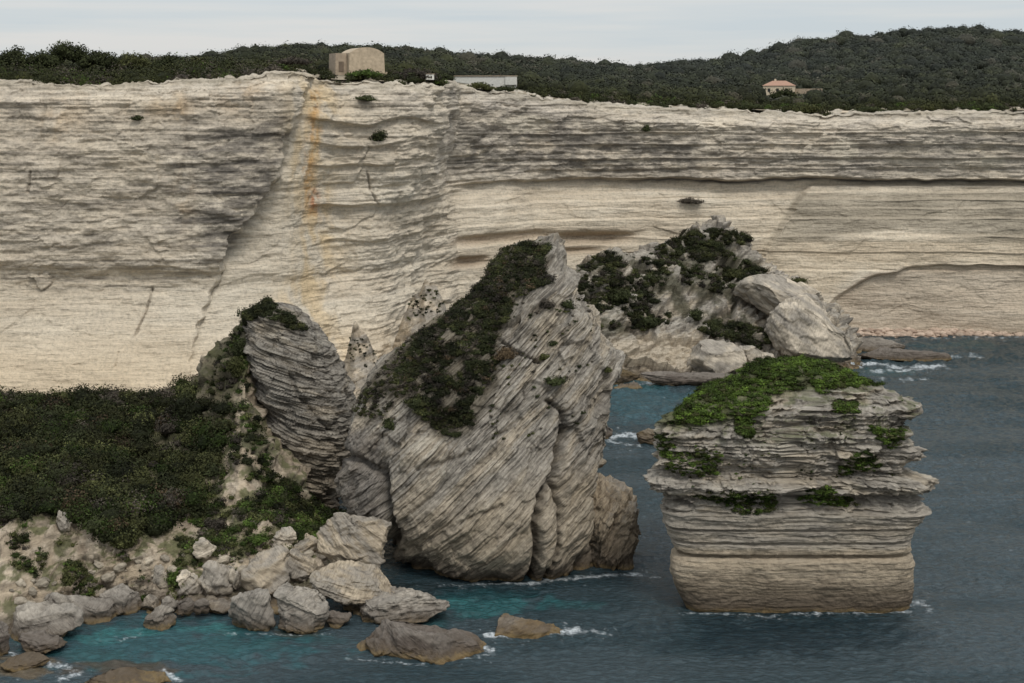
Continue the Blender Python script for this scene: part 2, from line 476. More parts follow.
    c = mixc(c, np.array([.42, .335, .25]), m * .5)
    # brown hollows
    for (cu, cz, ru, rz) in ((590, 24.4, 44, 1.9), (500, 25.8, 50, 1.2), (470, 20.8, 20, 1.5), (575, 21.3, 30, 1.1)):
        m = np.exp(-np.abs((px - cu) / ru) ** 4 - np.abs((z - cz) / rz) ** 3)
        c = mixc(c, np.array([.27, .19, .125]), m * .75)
    # rust streaks
    m = np.exp(-(poly_dist(px, py, [(318, 84), (316, 125), (306, 165), (313, 196), (320, 240), (304, 300), (330, 372)]) / 26) ** 2)
    c = mixc(c, np.array([.62, .47, .27]), m * .75 * sst(-.5, .5, fbm(x / 4, y / 4, z / 8, 4)))
    m = np.exp(-(poly_dist(px, py, [(314, 96), (315, 135), (307, 172), (313, 215)]) / 6.5) ** 2)
    c = mixc(c, np.array([.52, .28, .085]), m * .7 * sst(-.3, .4, fbm(x / 1.8, y / 1.8, z / 3, 5)))
    m = np.exp(-((px - 314) / 4.5) ** 2 - ((py - 200) / 11.) ** 2) * sst(-.5, .3, fbm(x / 1.2, y / 1.2, z / 1.6, 4))
    c = mixc(c, np.array([.42, .15, .055]), m * .9)
    for (cx, cy, rx, ry, a) in ((165, 108, 26, 10, .45), (60, 120, 26, 22, .35), (180, 112, 8, 30, .4), (240, 100, 22, 14, .3), (184, 200, 12, 26, .35), (255, 88, 30, 8, .35)):
        m = np.exp(-((px - cx) / rx) ** 2 - ((py - cy) / ry) ** 2) * sst(-.5, .5, fbm(x / 3, y / 3, z / 3, 4))
        c = mixc(c, np.array([.50, .34, .18]), m * a)
    # pale fresh scars
    for (cx, cy, rx, ry) in ((845, 150, 14, 12), (990, 162, 15, 7), (527, 124, 26, 9), (640, 128, 16, 5)):
        m = sst(1.15, .8, ((px - cx) / rx) ** 2 + ((py - cy) / ry) ** 2 + .5 * pn(px / 5, py / 5))
        c = mixc(c, np.array([.53, .475, .38]), m * .8)
    # dark line below the overhang
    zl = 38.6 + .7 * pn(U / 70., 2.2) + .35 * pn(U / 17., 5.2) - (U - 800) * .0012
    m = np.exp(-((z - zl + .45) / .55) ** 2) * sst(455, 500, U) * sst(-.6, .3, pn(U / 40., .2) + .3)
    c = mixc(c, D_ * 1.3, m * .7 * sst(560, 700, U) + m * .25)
    ql = sst(38, 33, z) * sst(470, 540, U) + sst(24, 18, z) * sst(470, 400, U)
    g = g1 * (.15 + .85 * up)
    c = mixc(c, D_ * 1.6, g * .34)
    c = mixc(c, D_, crack * .6)
    # dry pale rim
    zr = (rim_z(us) - z) if False else (zt[None] - z)
    rim = sst(3.0, .6, zr)
    c = mixc(c, lerp(L_, GL, .7), rim * .35 * sst(-.5, .3, fbm(x / 2, y / 2, z, 3)))
    capm = sst(1.6, .2, zr) * (.45 + .4 * fbm(x / 5, y / 5, 1.5, 3))
    c = mixc(c, np.array([.27, .235, .175]), capm)  # cap darkened in colour to offset light on its upward faces
    # warm sand tone at the foot, left and right
    c = mixc(c, np.array([.60, .485, .335]), sst(20, 8, z) * .6 * sst(470, 300, U))
    c = mixc(c, np.array([.58, .50, .38]), sst(36, 22, z) * .35 * sst(450, 500, U) * sst(820, 760, U))
    c = c * np.float32(1.08)
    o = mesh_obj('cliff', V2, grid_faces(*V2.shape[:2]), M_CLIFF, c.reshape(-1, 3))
    tag(o, 'long pale limestone cliff wall with horizontal beds behind the bay', 'cliff', kind='structure')
    return V2, N2
CV, CN = make_cliff()

# ------------------------------------------------------------------ plateau and hills behind the rim
CREST = [(-400, 78), (0, 74), (200, 66), (270, 58), (300, 55), (385, 55), (410, 55), (500, 63), (620, 74), (700, 70), (760, 60), (800, 49), (850, 43), (900, 37), (960, 35), (1024, 38), (1100, 45), (1500, 60)]
def crest_Y(u): return ip(u, [(-400, 480), (300, 520), (620, 610), (760, 780), (1500, 880)])
def plat_Z(u, Y):
    Yr = y_base(u) + 5
    zr = rim_z_s(u)
    d = np.maximum(Y - Yr, 0)
    z = zr + ip(u, [(-400, 1.2), (300, 1.6), (350, 2.4), (480, 1.7), (600, 1.5), (1500, 1.5)]) * (1 - np.exp(-d / 14.))
    Yc = crest_Y(u); zc = H - (ip(u, CREST) - YH) / F * Yc
    t = np.clip((Y - Yr - 60) / (Yc - Yr - 60), 0, 1)
    t = t ** 1.5
    z = lerp(z, np.maximum(zc, z), t)
    z = z - np.clip(Y - Yc, 0, None) * .06
    return z + 1.5 * pn((u - 512) / F * Y / 60., Y / 60.) * sst(20, 150, d)
def rim_z_s(u):
    return H - (ip(u, RIM) - YH) / F * y_base(u)

def make_plateau():
    us = np.arange(-420, 1500, 5.)
    ds = np.concatenate([np.arange(4, 80, 4.), np.arange(80, 700, 14.), [800, 1000, 1400, 2200]])
    U, Dd = np.meshgrid(us, ds)
    Yr = y_base(U) + 5
    Y = Yr + Dd
    Z = plat_Z(U, Y)
    V = np.stack([(U - 512) / F * Y, Y, Z], -1).astype(np.float32)
    c = np.broadcast_to(np.array([.045, .045, .028], np.float32), V.shape).copy()
    near = sst(30, 8, Dd + 10 * pn(U / 20., Dd / 10.))
    c = mixc(c, np.array([.36, .30, .22]), near * .8)
    c = mixc(c, np.array([.50, .42, .31]), sst(20, 4, np.abs(U - 858) - 18) * sst(22, 14, Dd))
    o = mesh_obj('plateau_ground', V, grid_faces(*V.shape[:2]), M_SOIL_DRY, c.reshape(-1, 3))
    tag(o, 'scrubby plateau ground rising to wooded hills behind the cliff rim', 'ground', kind='structure')
M_SOIL_DRY = rock_mat('dry_ground', 0, .5, tide=False)
make_plateau()

# ------------------------------------------------------------------ leaves
def rand_unit(n):
    v = RNG.normal(size=(n, 3)).astype(np.float32)
    return v / np.linalg.norm(v, axis=1)[:, None]

def leaves(centers, radii, counts, size, cols, flat=.75, zmin=-.25, lump=.35, follow=.55, cv=.5):
    """leaf clumps over the shells of many crowns; every leaf a small quad of its own"""
    centers = np.asarray(centers, np.float32); radii = np.asarray(radii, np.float32)
    counts = np.asarray(counts)
    idx = np.repeat(np.arange(len(centers)), counts)
    n = len(idx)
    d = rand_unit(n); d[:, 2] = np.abs(d[:, 2] - zmin * .5) + zmin * RNG.random(n)
    d /= np.linalg.norm(d, axis=1)[:, None]
    c = centers[idx]; r = radii[idx]
    ph = idx * 3.71
    lm = 1 + lump * pn(d[:, 0] * 2.2 + ph, d[:, 1] * 2.2, d[:, 2] * 2.2)
    shell = (1 - .45 * RNG.random(n) ** 2.5) * lm
    pos = c + d * r * shell[:, None]
    nrm = d * follow + rand_unit(n) * (1 - follow * .4)
    nrm /= np.linalg.norm(nrm, axis=1)[:, None]
    a = np.cross(nrm, rand_unit(n)); a /= np.linalg.norm(a, axis=1)[:, None] + 1e-6
    b = np.cross(nrm, a)
    s = (np.asarray(size) if np.ndim(size) == 0 else np.asarray(size)[idx]) * (.6 + .8 * RNG.random(n))
    a = a * s[:, None]; b = b * (s * (.45 + .4 * RNG.random(n)))[:, None]
    V = np.stack([pos - a, pos - b * .9, pos + a, pos + b * .9], 1).reshape(-1, 3)
    cc = np.asarray(cols, np.float32)[idx] * (1 - cv / 2 + cv * RNG.random(n))[:, None].astype(np.float32)
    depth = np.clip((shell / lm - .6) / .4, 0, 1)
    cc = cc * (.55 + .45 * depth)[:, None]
    cc = np.repeat(cc, 4, 0)
    Fc = np.arange(n * 4, dtype=np.int32).reshape(-1, 4)
    return V, Fc, cc

def merge(parts):
    Vs, Fs, Cs = [], [], []; o = 0
    for V, Fc, c in parts:
        Vs.append(V); Fs.append(Fc + o); Cs.append(c); o += len(V)
    return np.concatenate(Vs), np.concatenate(Fs), np.concatenate(Cs)

_dome = None
def cores(centers, radii, cols, k=.72):
    """dark solid hearts for the crowns"""
    global _dome
    if _dome is None:
        nu, nv = 10, 6
        t = np.linspace(0, 2 * math.pi, nu, endpoint=False); p = np.linspace(-1.0, 1.5, nv)
        T, Pp = np.meshgrid(t, p)
        _dome = (np.stack([np.cos(T) * np.cos(Pp), np.sin(T) * np.cos(Pp), np.sin(Pp)], -1).reshape(-1, 3).astype(np.float32), grid_faces(nv, nu, True))
    dv, df = _dome
    n = len(centers)
    j = 1 + .25 * (RNG.random((n, len(dv), 1)) - .5)
    V = np.asarray(centers)[:, None] + dv[None] * np.asarray(radii)[:, None] * k * j
    Fc = df[None] + (np.arange(n) * len(dv))[:, None, None]
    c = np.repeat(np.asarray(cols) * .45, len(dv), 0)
    return V.reshape(-1, 3).astype(np.float32), Fc.reshape(-1, 4), c

DK = np.array([.034, .040, .016]); OL = np.array([.062, .066, .024]); GR = np.array([.055, .085, .018]); BR = np.array([.10, .085, .066])
LIV = np.array([.080, .125, .020]); RED = np.array([.085, .060, .035])

def bushes(name, ctr, rad, cols, leaf, per_m2=9.0, label=None, cat=None, group=None, kind=None, flat=1.0, core=True, nmin=30, nmax=2500, lump=.65):
    ctr = np.asarray(ctr, float).reshape(-1, 3); rad = np.asarray(rad, float).reshape(-1, 3); cols = np.asarray(cols, float).reshape(-1, 3)
    area = 4 * rad[:, 0] * rad[:, 2] * 2.2
    cnt = np.clip(area * per_m2, nmin, nmax).astype(int)
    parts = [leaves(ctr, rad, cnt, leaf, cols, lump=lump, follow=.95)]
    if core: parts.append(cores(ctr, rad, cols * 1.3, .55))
    V, Fc, c = merge(parts)
    org = None
    if kind != 'stuff':
        org = (ctr[:, 0].mean(), ctr[:, 1].mean(), (ctr[:, 2] - rad[:, 2] * .5).min())
    o = mesh_obj(name, V, Fc, M_LEAF, c, origin=org, smooth=False)
    return tag(o, label, cat, group, kind)

# ------------------------------------------------------------------ far hill woods and rim scrub (too many to count: stuff)
def far_woods():
    n = 11500
    u = RNG.uniform(-150, 1180, n)
    s = RNG.random(n)
    Yr = y_base(u) + 5; Yc = crest_Y(u) + 25
    Y = Yr + 28 + (Yc - Yr - 28) * s ** .8
    z = plat_Z(u, Y)
    x = (u - 512) / F * Y
    r = RNG.uniform(1.3, 3.2, n) * np.interp(Y, [300, 420, 800], [.62, .85, 1.25])
    r *= 1 + .5 * (RNG.random(n) > .93)
    keep = ~((np.abs(u - 480) < 40) & (Y < 413)) & ~((np.abs(u - 358) < 32) & (Y < 322)) & ~((np.abs(u - 785) < 24) & (Y > 415) & (Y < 524))
    C = np.stack([x, Y, z + r * .45], -1); R = np.stack([r * 1.1, r * 1.1, r * RNG.uniform(.75, 1.1, n)], -1)
    t = RNG.random(n)[:, None]
    patch = sst(-.3, .4, fbm(x / 45, Y / 40, 0, 4))[:, None]
    base = lerp(DK * .75, OL * .85, t * .5 + patch * .5)
    base = base * RNG.uniform(.75, 1.15, (n, 1)) * (.6 + .6 * sst(-.4, .5, fbm(x / 16, Y / 16, 4, 2))[:, None])
    base = np.where(RNG.random(n)[:, None] > .92, lerp(OL, BR, .6), base)
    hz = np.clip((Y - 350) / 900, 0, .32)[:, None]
    base = lerp(base, np.array([.085, .098, .10]), hz)  # distance haze mixed into the leaf colour, stronger farther away
    C, R, base, Y = C[keep], R[keep], base[keep], Y[keep]
    sz = np.interp(Y, [300, 450, 850], [.30, .48, .75])
    cnt = np.clip(4 * R[:, 0] * R[:, 2] * 2.2 / (sz ** 2) * .9, 30, 130).astype(int)
    cnt = (cnt * 1.3).astype(int)
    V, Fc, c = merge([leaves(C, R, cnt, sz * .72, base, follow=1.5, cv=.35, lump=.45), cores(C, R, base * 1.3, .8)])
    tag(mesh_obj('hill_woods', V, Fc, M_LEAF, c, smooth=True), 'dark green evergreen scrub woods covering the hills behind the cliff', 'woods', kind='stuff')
far_woods()

def rim_scrub():
    n = 2100
    u = RNG.uniform(-150, 1180, n)
    dd = .5 + 34 * RNG.random(n) ** 1.3
    Y = y_base(u) + 3 + dd
    z = np.maximum(plat_Z(u, Y), rim_z_s(u))
    x = (u - 512) / F * Y
    hmul = ip(u, [(-150, 1.6), (250, 1.5), (285, .55), (330, .5), (385, .8), (430, .9), (450, .5), (520, .5), (545, .8), (640, .7), (1180, .75)])
    dens = ip(u, [(-150, 1), (240, 1), (280, .5), (330, .45), (400, .8), (560, .7), (1180, .7)])
    edge = ip(u, [(-150, -1), (240, -1), (300, 4), (560, 3.5), (1180, 4)])
    sp = pn(u / 16., 7.7) + .6 * pn(u / 5., 3.1)
    keep = (RNG.random(n) < dens) & (dd > edge * (1 - .2 * sp) - 5 * sp)
    keep &= ~((u > 828) & (u < 888) & (dd < 13))
    z = z - .7 * sst(5, 2.5, dd)
    keep &= ~((np.abs(u - 358) < 30) & (dd > 12)) & ~((np.abs(u - 486) < 42) & (dd > 3.5))
    r = RNG.uniform(.8, 2.0, n) * hmul
    C = np.stack([x, Y, z + r * .3], -1); R = np.stack([r * 1.25, r * 1.25, r * RNG.uniform(.65, 1.1, n)], -1)
    base = lerp(DK * .75, OL * .75, RNG.random(n)[:, None])
    base = np.where(RNG.random(n)[:, None] > .88, BR * .8, base)
    base = np.where(RNG.random(n)[:, None] > .93, GR, base)
    C, R, base = C[keep], R[keep], base[keep]
    bushes('rim_scrub', C, R, base, .20, per_m2=16, label='low dark maquis scrub growing along the cliff rim', cat='scrub', kind='stuff', nmax=260)
rim_scrub()

# ------------------------------------------------------------------ column built terrain: headland slope and outcrop
def column_terrain(cols, us, nrow, jag=1.0):
    """cols: {u: [(py,Y) ...]} all the same length"""
    ku = sorted(cols)
    K = len(cols[ku[0]])
    A = np.array([[cols[u][k] for k in range(K)] for u in ku], float)
    # to heights
    Yk = A[..., 1]; Zk = H - (A[..., 0] - YH) / F * Yk
    Yu = np.stack([np.interp(us, ku, Yk[:, k]) for k in range(K)], 0)
    Zu = np.stack([np.interp(us, ku, Zk[:, k]) for k in range(K)], 0)
    t = np.linspace(0, K - 1, nrow)
    i = np.clip(t.astype(int), 0, K - 2); f = t - i
    f = f[:, None]
    Y = Yu[i] * (1 - f) + Yu[i + 1] * f
    Z = Zu[i] * (1 - f) + Zu[i + 1] * f
    # smooth
    for _ in range(6):
        Y[1:-1] = (Y[:-2] + 2 * Y[1:-1] + Y[2:]) / 4; Z[1:-1] = (Z[:-2] + 2 * Z[1:-1] + Z[2:]) / 4
        Y[:, 1:-1] = (Y[:, :-2] + 2 * Y[:, 1:-1] + Y[:, 2:]) / 4; Z[:, 1:-1] = (Z[:, :-2] + 2 * Z[:, 1:-1] + Z[:, 2:]) / 4
    X = (us[None] - 512) / F * Y
    return np.stack([X, Y, Z], -1).astype(np.float32)

def headland():
    cols = {
        -160: [(720, 132), (670, 143), (560, 160), (500, 172), (440, 192), (407, 212), (410, 236), (420, 262)],
        0:    [(690, 143), (640, 154), (528, 166), (492, 176), (440, 192), (405, 212), (408, 236), (420, 262)],
        60:   [(668, 150), (616, 161), (520, 168), (485, 178), (440, 194), (404, 212), (408, 236), (420, 262)],
        110:  [(650, 155), (606, 164), (522, 168), (490, 178), (440, 195), (403, 212), (408, 236), (420, 262)],
        160:  [(640, 157), (602, 164), (545, 169), (500, 179), (440, 196), (401, 212), (406, 236), (420, 262)],
        196:  [(640, 158), (602, 164), (550, 169), (505, 178), (440, 194), (386, 210), (396, 236), (420, 262)],
        210:  [(640, 158), (602, 164), (552, 169), (500, 178), (430, 193), (358, 208), (390, 232), (420, 258)],
        228:  [(640, 158), (602, 164), (552, 169), (500, 178), (420, 193), (330, 208), (390, 232), (420, 258)],
        245:  [(640, 158), (602, 164), (552, 169), (500, 177), (415, 192), (308, 208), (380, 230), (420, 258)],
        270:  [(640, 158), (602, 164), (552, 169), (515, 176), (462, 190), (390, 208), (385, 230), (420, 256)],
        305:  [(640, 159), (604, 165), (560, 169), (540, 174), (520, 182), (498, 196), (470, 226), (440, 254)],
        340:  [(645, 160), (612, 167), (570, 172), (552, 178), (535, 186), (515, 200), (480, 226), (440, 252)],
        380:  [(660, 160), (630, 168), (600, 174), (570, 183), (540, 194), (510, 208), (440, 228), (425, 252)],
        440:  [(680, 158), (650, 168), (625, 178), (590, 188), (560, 200), (510, 214), (450, 236), (430, 256)],
    }
    us = np.arange(-160, 441, .85)
    V = column_terrain(cols, us, 460)
    N = grid_normals(V)
    if N[..., 2].mean() < 0: N = -N
    x, y, z = V[..., 0], V[..., 1], V[..., 2]
    px, py = proj(V)
    gul = np.abs(fbm(x / 6.5 + 3, y / 22, z / 22, 4))          # gullies run down the slope
    lumps = fbm(x / 3.2, y / 3.2, z / 3.2, 5, .55)
    d, g, t = strata(V, rot_n(8), [(1.8, .45, 6), (.6, .22, 3)], seed=5)
    steep = sst(.85, .45, N[..., 2])
    bd, bj, bs, bt = blocky(V, rot_n(15), [(3.2, 2.2, .35, .9), (1.1, .7, .16, .3)], seed=7)
    fade = sst(-1, 1.5, z) * sst(240, 222, y)
    dd = (bd * (.35 + .65 * steep) + 1.7 * (gul - .35) + .7 * lumps * (.5 + .6 * steep) + d * steep) * fade
    V2 = V + N * dd[..., None]
    N2 = grid_normals(V2)
    if N2[..., 2].mean() < 0: N2 = -N2
    x, y, z = V2[..., 0], V2[..., 1], V2[..., 2]
    c = np.broadcast_to(np.array([.35, .285, .205], np.float32), V2.shape).copy()
    c = mixc(c, np.array([.46, .39, .30]), sst(-.2, .6, fbm(x / 4, y / 4, z / 4, 4)))
    c = mixc(c, np.array([.27, .22, .165]), sst(.05, .7, fbm(x / 2 + 8, y / 2, z / 2, 4) + .3 * (gul - .3)) * .8)
    px2, py2 = proj(V2)
    c = mixc(c, c * 1.35, sst(.0, .4, bt) * .7); c = mixc(c, D_ * 1.3, bj * .35)
    # thin turf and moss
    vg = fbm(x / 3.0 + 4, y / 3.0, z / 3.0, 5, .6)
    mo = sst(.0, .45, vg + .5 * (N2[..., 2] - .45))
    c = mixc(c, np.array([.075, .085, .03]), mo * .8)
    dark = poly_soft(px2, py2, [(-200, 385), (180, 385), (250, 300), (262, 330), (222, 430), (200, 500), (130, 545), (80, 520), (-200, 515)], 8)
    c = mixc(c, np.array([.085, .08, .05]), poly_soft(px2, py2, [(230, 380), (256, 400), (282, 470), (345, 500), (345, 545), (290, 530), (240, 460)], 8) * .75 * sst(-.5, .2, vg))
    dark = dark * (1 - poly_soft(px2, py2, [(132, 428), (150, 420), (168, 416), (162, 432), (146, 446), (134, 446)], 3))
    c = mixc(c, np.array([.05, .05, .026]), dark * .75)
    c = mixc(c, D_ * 1.2, g * steep * .35)
    # cove bed near the foot is dark rubble
    c = mixc(c, np.array([.30, .26, .21]), sst(2.5, .5, z) * .6)
    o = mesh_obj('headland_slope', V2, grid_faces(*V2.shape[:2]), M_SOIL, c.reshape(-1, 3))
    tag(o, 'pale eroded headland slope under dark scrub at the left shore', 'slope', kind='structure')
    return V2, N2
HV, HN = headland()

def outcrop():
    cols = {
        535: [(420, 278), (372, 292), (340, 300), (320, 306), (300, 312), (285, 318), (300, 336), (330, 352)],
        560: [(415, 278), (376, 292), (335, 299), (310, 306), (288, 312), (272, 320), (300, 336), (330, 352)],
        580: [(412, 279), (378, 292), (330, 298), (300, 304), (275, 311), (262, 320), (290, 336), (330, 352)],
        605: [(410, 280), (380, 292), (330, 298), (300, 304), (272, 311), (256, 322), (290, 338), (330, 352)],
        640: [(405, 282), (377, 294), (340, 300), (305, 308), (272, 318), (250, 328), (280, 342), (330, 352)],
        670: [(405, 282), (378, 294), (345, 301), (308, 310), (268, 322), (240, 334), (260, 345), (330, 354)],
        700: [(400, 284), (375, 296), (345, 303), (305, 313), (262, 326), (226, 340), (240, 348), (330, 356)],
        720: [(400, 284), (374, 297), (345, 304), (308, 314), (264, 328), (218, 342), (235, 350), (330, 356)],
        745: [(398, 285), (370, 299), (345, 307), (315, 316), (275, 328), (238, 342), (255, 350), (330, 356)],
        765: [(396, 286), (366, 302), (345, 310), (320, 317), (290, 326), (268, 336), (275, 348), (330, 356)],
        800: [(392, 288), (364, 306), (345, 312), (325, 318), (302, 325), (285, 334), (290, 346), (330, 356)],
        835: [(390, 290), (362, 310), (350, 314), (338, 320), (325, 326), (312, 334), (315, 346), (335, 356)],
        860: [(392, 288), (376, 304), (368, 312), (360, 320), (352, 328), (344, 338), (340, 348), (336, 358)],
    }
    us = np.arange(535, 861, .75)
    V = column_terrain(cols, us, 300)
    N = grid_normals(V)
    if N[..., 2].mean() < 0: N = -N
    x, y, z = V[..., 0], V[..., 1], V[..., 2]
    k = rot_n(18)
    d, g, t = strata(V, k, [(3.5, 1.3, 9), (1.2, .6, 5), (.5, .25, 3)], seed=9)
    lumps = fbm(x / 6, y / 6, z / 5, 5, .55)
    bd, bj, bs, bt = blocky(V, k, [(8, 5, 1.0, 2.4), (2.6, 1.3, .35, .8)], seed=5)
    dd = d * .6 + 1.4 * lumps + bd
    dd *= sst(-3, 0, z)
    V2 = V + N * dd[..., None]
    N2 = grid_normals(V2)
    if N2[..., 2].mean() < 0: N2 = -N2
    c = rock_color(V2, N2, g, t, 3, grey=.62, k=k) * 1.1; c = mixc(c, D_, bj * .4)
    px, py = proj(V2)
    m = poly_soft(px, py, [(600, 340), (700, 335), (700, 372), (600, 378)], 6)
    c = mixc(c, np.array([.50, .42, .31]), m * .6)
    vg = fbm(V2[..., 0] / 6 + 4, V2[..., 1] / 6, V2[..., 2] / 5, 4)
    m = poly_soft(px, py, [(575, 268), (610, 250), (650, 262), (668, 230), (720, 240), (770, 268), (745, 300), (760, 345), (700, 330), (650, 300), (640, 335), (590, 335)], 6)
    c = mixc(c, np.array([.06, .058, .034]), m * sst(-.35, .25, vg) * .8)
    o = mesh_obj('rocky_outcrop', V2, grid_faces(*V2.shape[:2]), M_FLAT, c.reshape(-1, 3))
    tag(o, 'broad craggy outcrop with dark scrub between the central rock and the far cliff', 'outcrop', kind='structure')
    return V2, N2
OV, ON = outcrop()

# debris mounds leaning on the cliff foot
def mound(name, u0, u1, uc, ytop, ybot, Yf, Yb, label, seed):
    us = np.arange(u0, u1, .8)
    t = np.linspace(0, 1, 110)[:, None]
    prof = (np.clip(1 - np.abs((us - uc) / np.where(us < uc, uc - u0, u1 - uc)) ** 1.7, 0, 1) ** .9 * (1 + .10 * pn(us / 9., u0)))[None]
    zb = H - (ybot - YH) / F * Yf; zt = H - (ytop - YH) / F * Yb
    Z = zb + (zt - zb) * t * prof
    Y = Yf + (Yb - Yf) * t + 7 * (1 - prof)
    V = np.stack([(us[None] - 512) / F * Y, Y, Z], -1).astype(np.float32)
    x, y, z = V[..., 0], V[..., 1], V[..., 2]
    N = grid_normals(V)
    if N[..., 2].mean() < 0: N = -N
    d, g, tn = strata(V, rot_n(25), [(1.6, .6, 5), (.6, .3, 3)], seed=seed)
    N = np.broadcast_to(np.array([0, -.9, .3], np.float32), V.shape)
    V2 = V + N * (.7 * d + 1.1 * fbm(x / 5, y / 5, z / 5, 4) + .2 * fbm(x, y, z, 3))[..., None]
    N2 = grid_normals(V2)
    if N2[..., 2].mean() < 0: N2 = -N2
    c = rock_color(V2, N2, g * .6, tn, seed, grey=.3, base=np.array([.66, .55, .41], np.float32), light=np.array([.78, .68, .53], np.float32)) * 1.1
    o = mesh_obj(name, V2, grid_faces(*V2.shape[:2]), M_BLD[0], c.reshape(-1, 3))
    tag(o, label, 'rock mound', kind='structure')
    return V2, N2
MV1, MN1 = mound('talus_mound', 330, 402, 356, 326, 470, 238, 246, 'pale debris mound leaning on the cliff left of the central rock', 4)
MV2, MN2 = mound('talus_mound', 380, 470, 428, 281, 420, 272, 284, 'pale debris mound behind the bushy shoulder of the central rock', 6)

# ------------------------------------------------------------------ lofted rocks
def superell(n_exp, nseg, front=2.2):
    t = np.linspace(0, 2 * math.pi, 4001)[:-1]
    x = np.sign(np.cos(t)) * np.abs(np.cos(t)) ** (2 / n_exp)
    y = np.sign(np.sin(t)) * np.abs(np.sin(t)) ** (2 / n_exp)
    dx = np.diff(np.append(x, x[0])); dy = np.diff(np.append(y, y[0]))
    w = np.hypot(dx, dy) * np.where(y < .3, front, .6)
    s = np.concatenate([[0], np.cumsum(w)])
    q = np.linspace(0, s[-1], nseg, endpoint=False)
    ti = np.interp(q, s, np.append(t, 2 * math.pi))
    return (np.sign(np.cos(ti)) * np.abs(np.cos(ti)) ** (2 / n_exp), np.sign(np.sin(ti)) * np.abs(np.sin(ti)) ** (2 / n_exp))

def loft(rows, n_exp, nseg, dz, smooth=2):
    """rows: (py, left px, right px, Ysil, Ycentre, half depth); top first"""
    R = np.array(rows, float)
    z = H - (R[:, 0] - YH) / F * R[:, 3]
    xl = (R[:, 1] - 512) / F * R[:, 3]; xr = (R[:, 2] - 512) / F * R[:, 3]
    o = np.argsort(z); z, xl, xr, yc, b = z[o], xl[o], xr[o], R[o, 4], R[o, 5]
    zz = np.arange(z[0], z[-1], dz)
    f = lambda a: np.interp(zz, z, a)
    XL, XR, YC, Bd = f(xl), f(xr), f(yc), f(b)
    for _ in range(smooth):
        for A in (XL, XR, YC, Bd): A[1:-1] = (A[:-2] + 2 * A[1:-1] + A[2:]) / 4
    cx, cy = superell(n_exp, nseg)
    X = ((XL + XR) / 2)[:, None] + ((XR - XL) / 2)[:, None] * cx[None]
    Yv = YC[:, None] + Bd[:, None] * cy[None]
    Z = np.broadcast_to(zz[:, None], X.shape)
    # close the top
    capk = np.array([.75, .5, .25, .03])
    c0 = np.array([X[-1].mean(), Yv[-1].mean()])
    X = np.vstack([X] + [c0[0] + (X[-1:] - c0[0]) * k for k in capk]); Yv = np.vstack([Yv] + [c0[1] + (Yv[-1:] - c0[1]) * k for k in capk])
    Z = np.vstack([Z] + [np.full((1, nseg), zz[-1] + .12 * (1 - k)) for k in capk])
    return np.stack([X, Yv, Z], -1).astype(np.float32)

def out_normals(V):
    N = grid_normals(V, True)
    c = V.mean((0, 1))
    if ((V - c) * N).sum(-1).mean() < 0: N = -N
    return N

def base_origin(V):
    V = V.reshape(-1, 3); return (V[:, 0].mean(), V[:, 1].mean(), V[:, 2].min())

def bed_disp(V, N, k, d):
    k = np.asarray(k, np.float32)
    dirn = N - (N @ k)[..., None] * k
    return V + dirn * d[..., None]

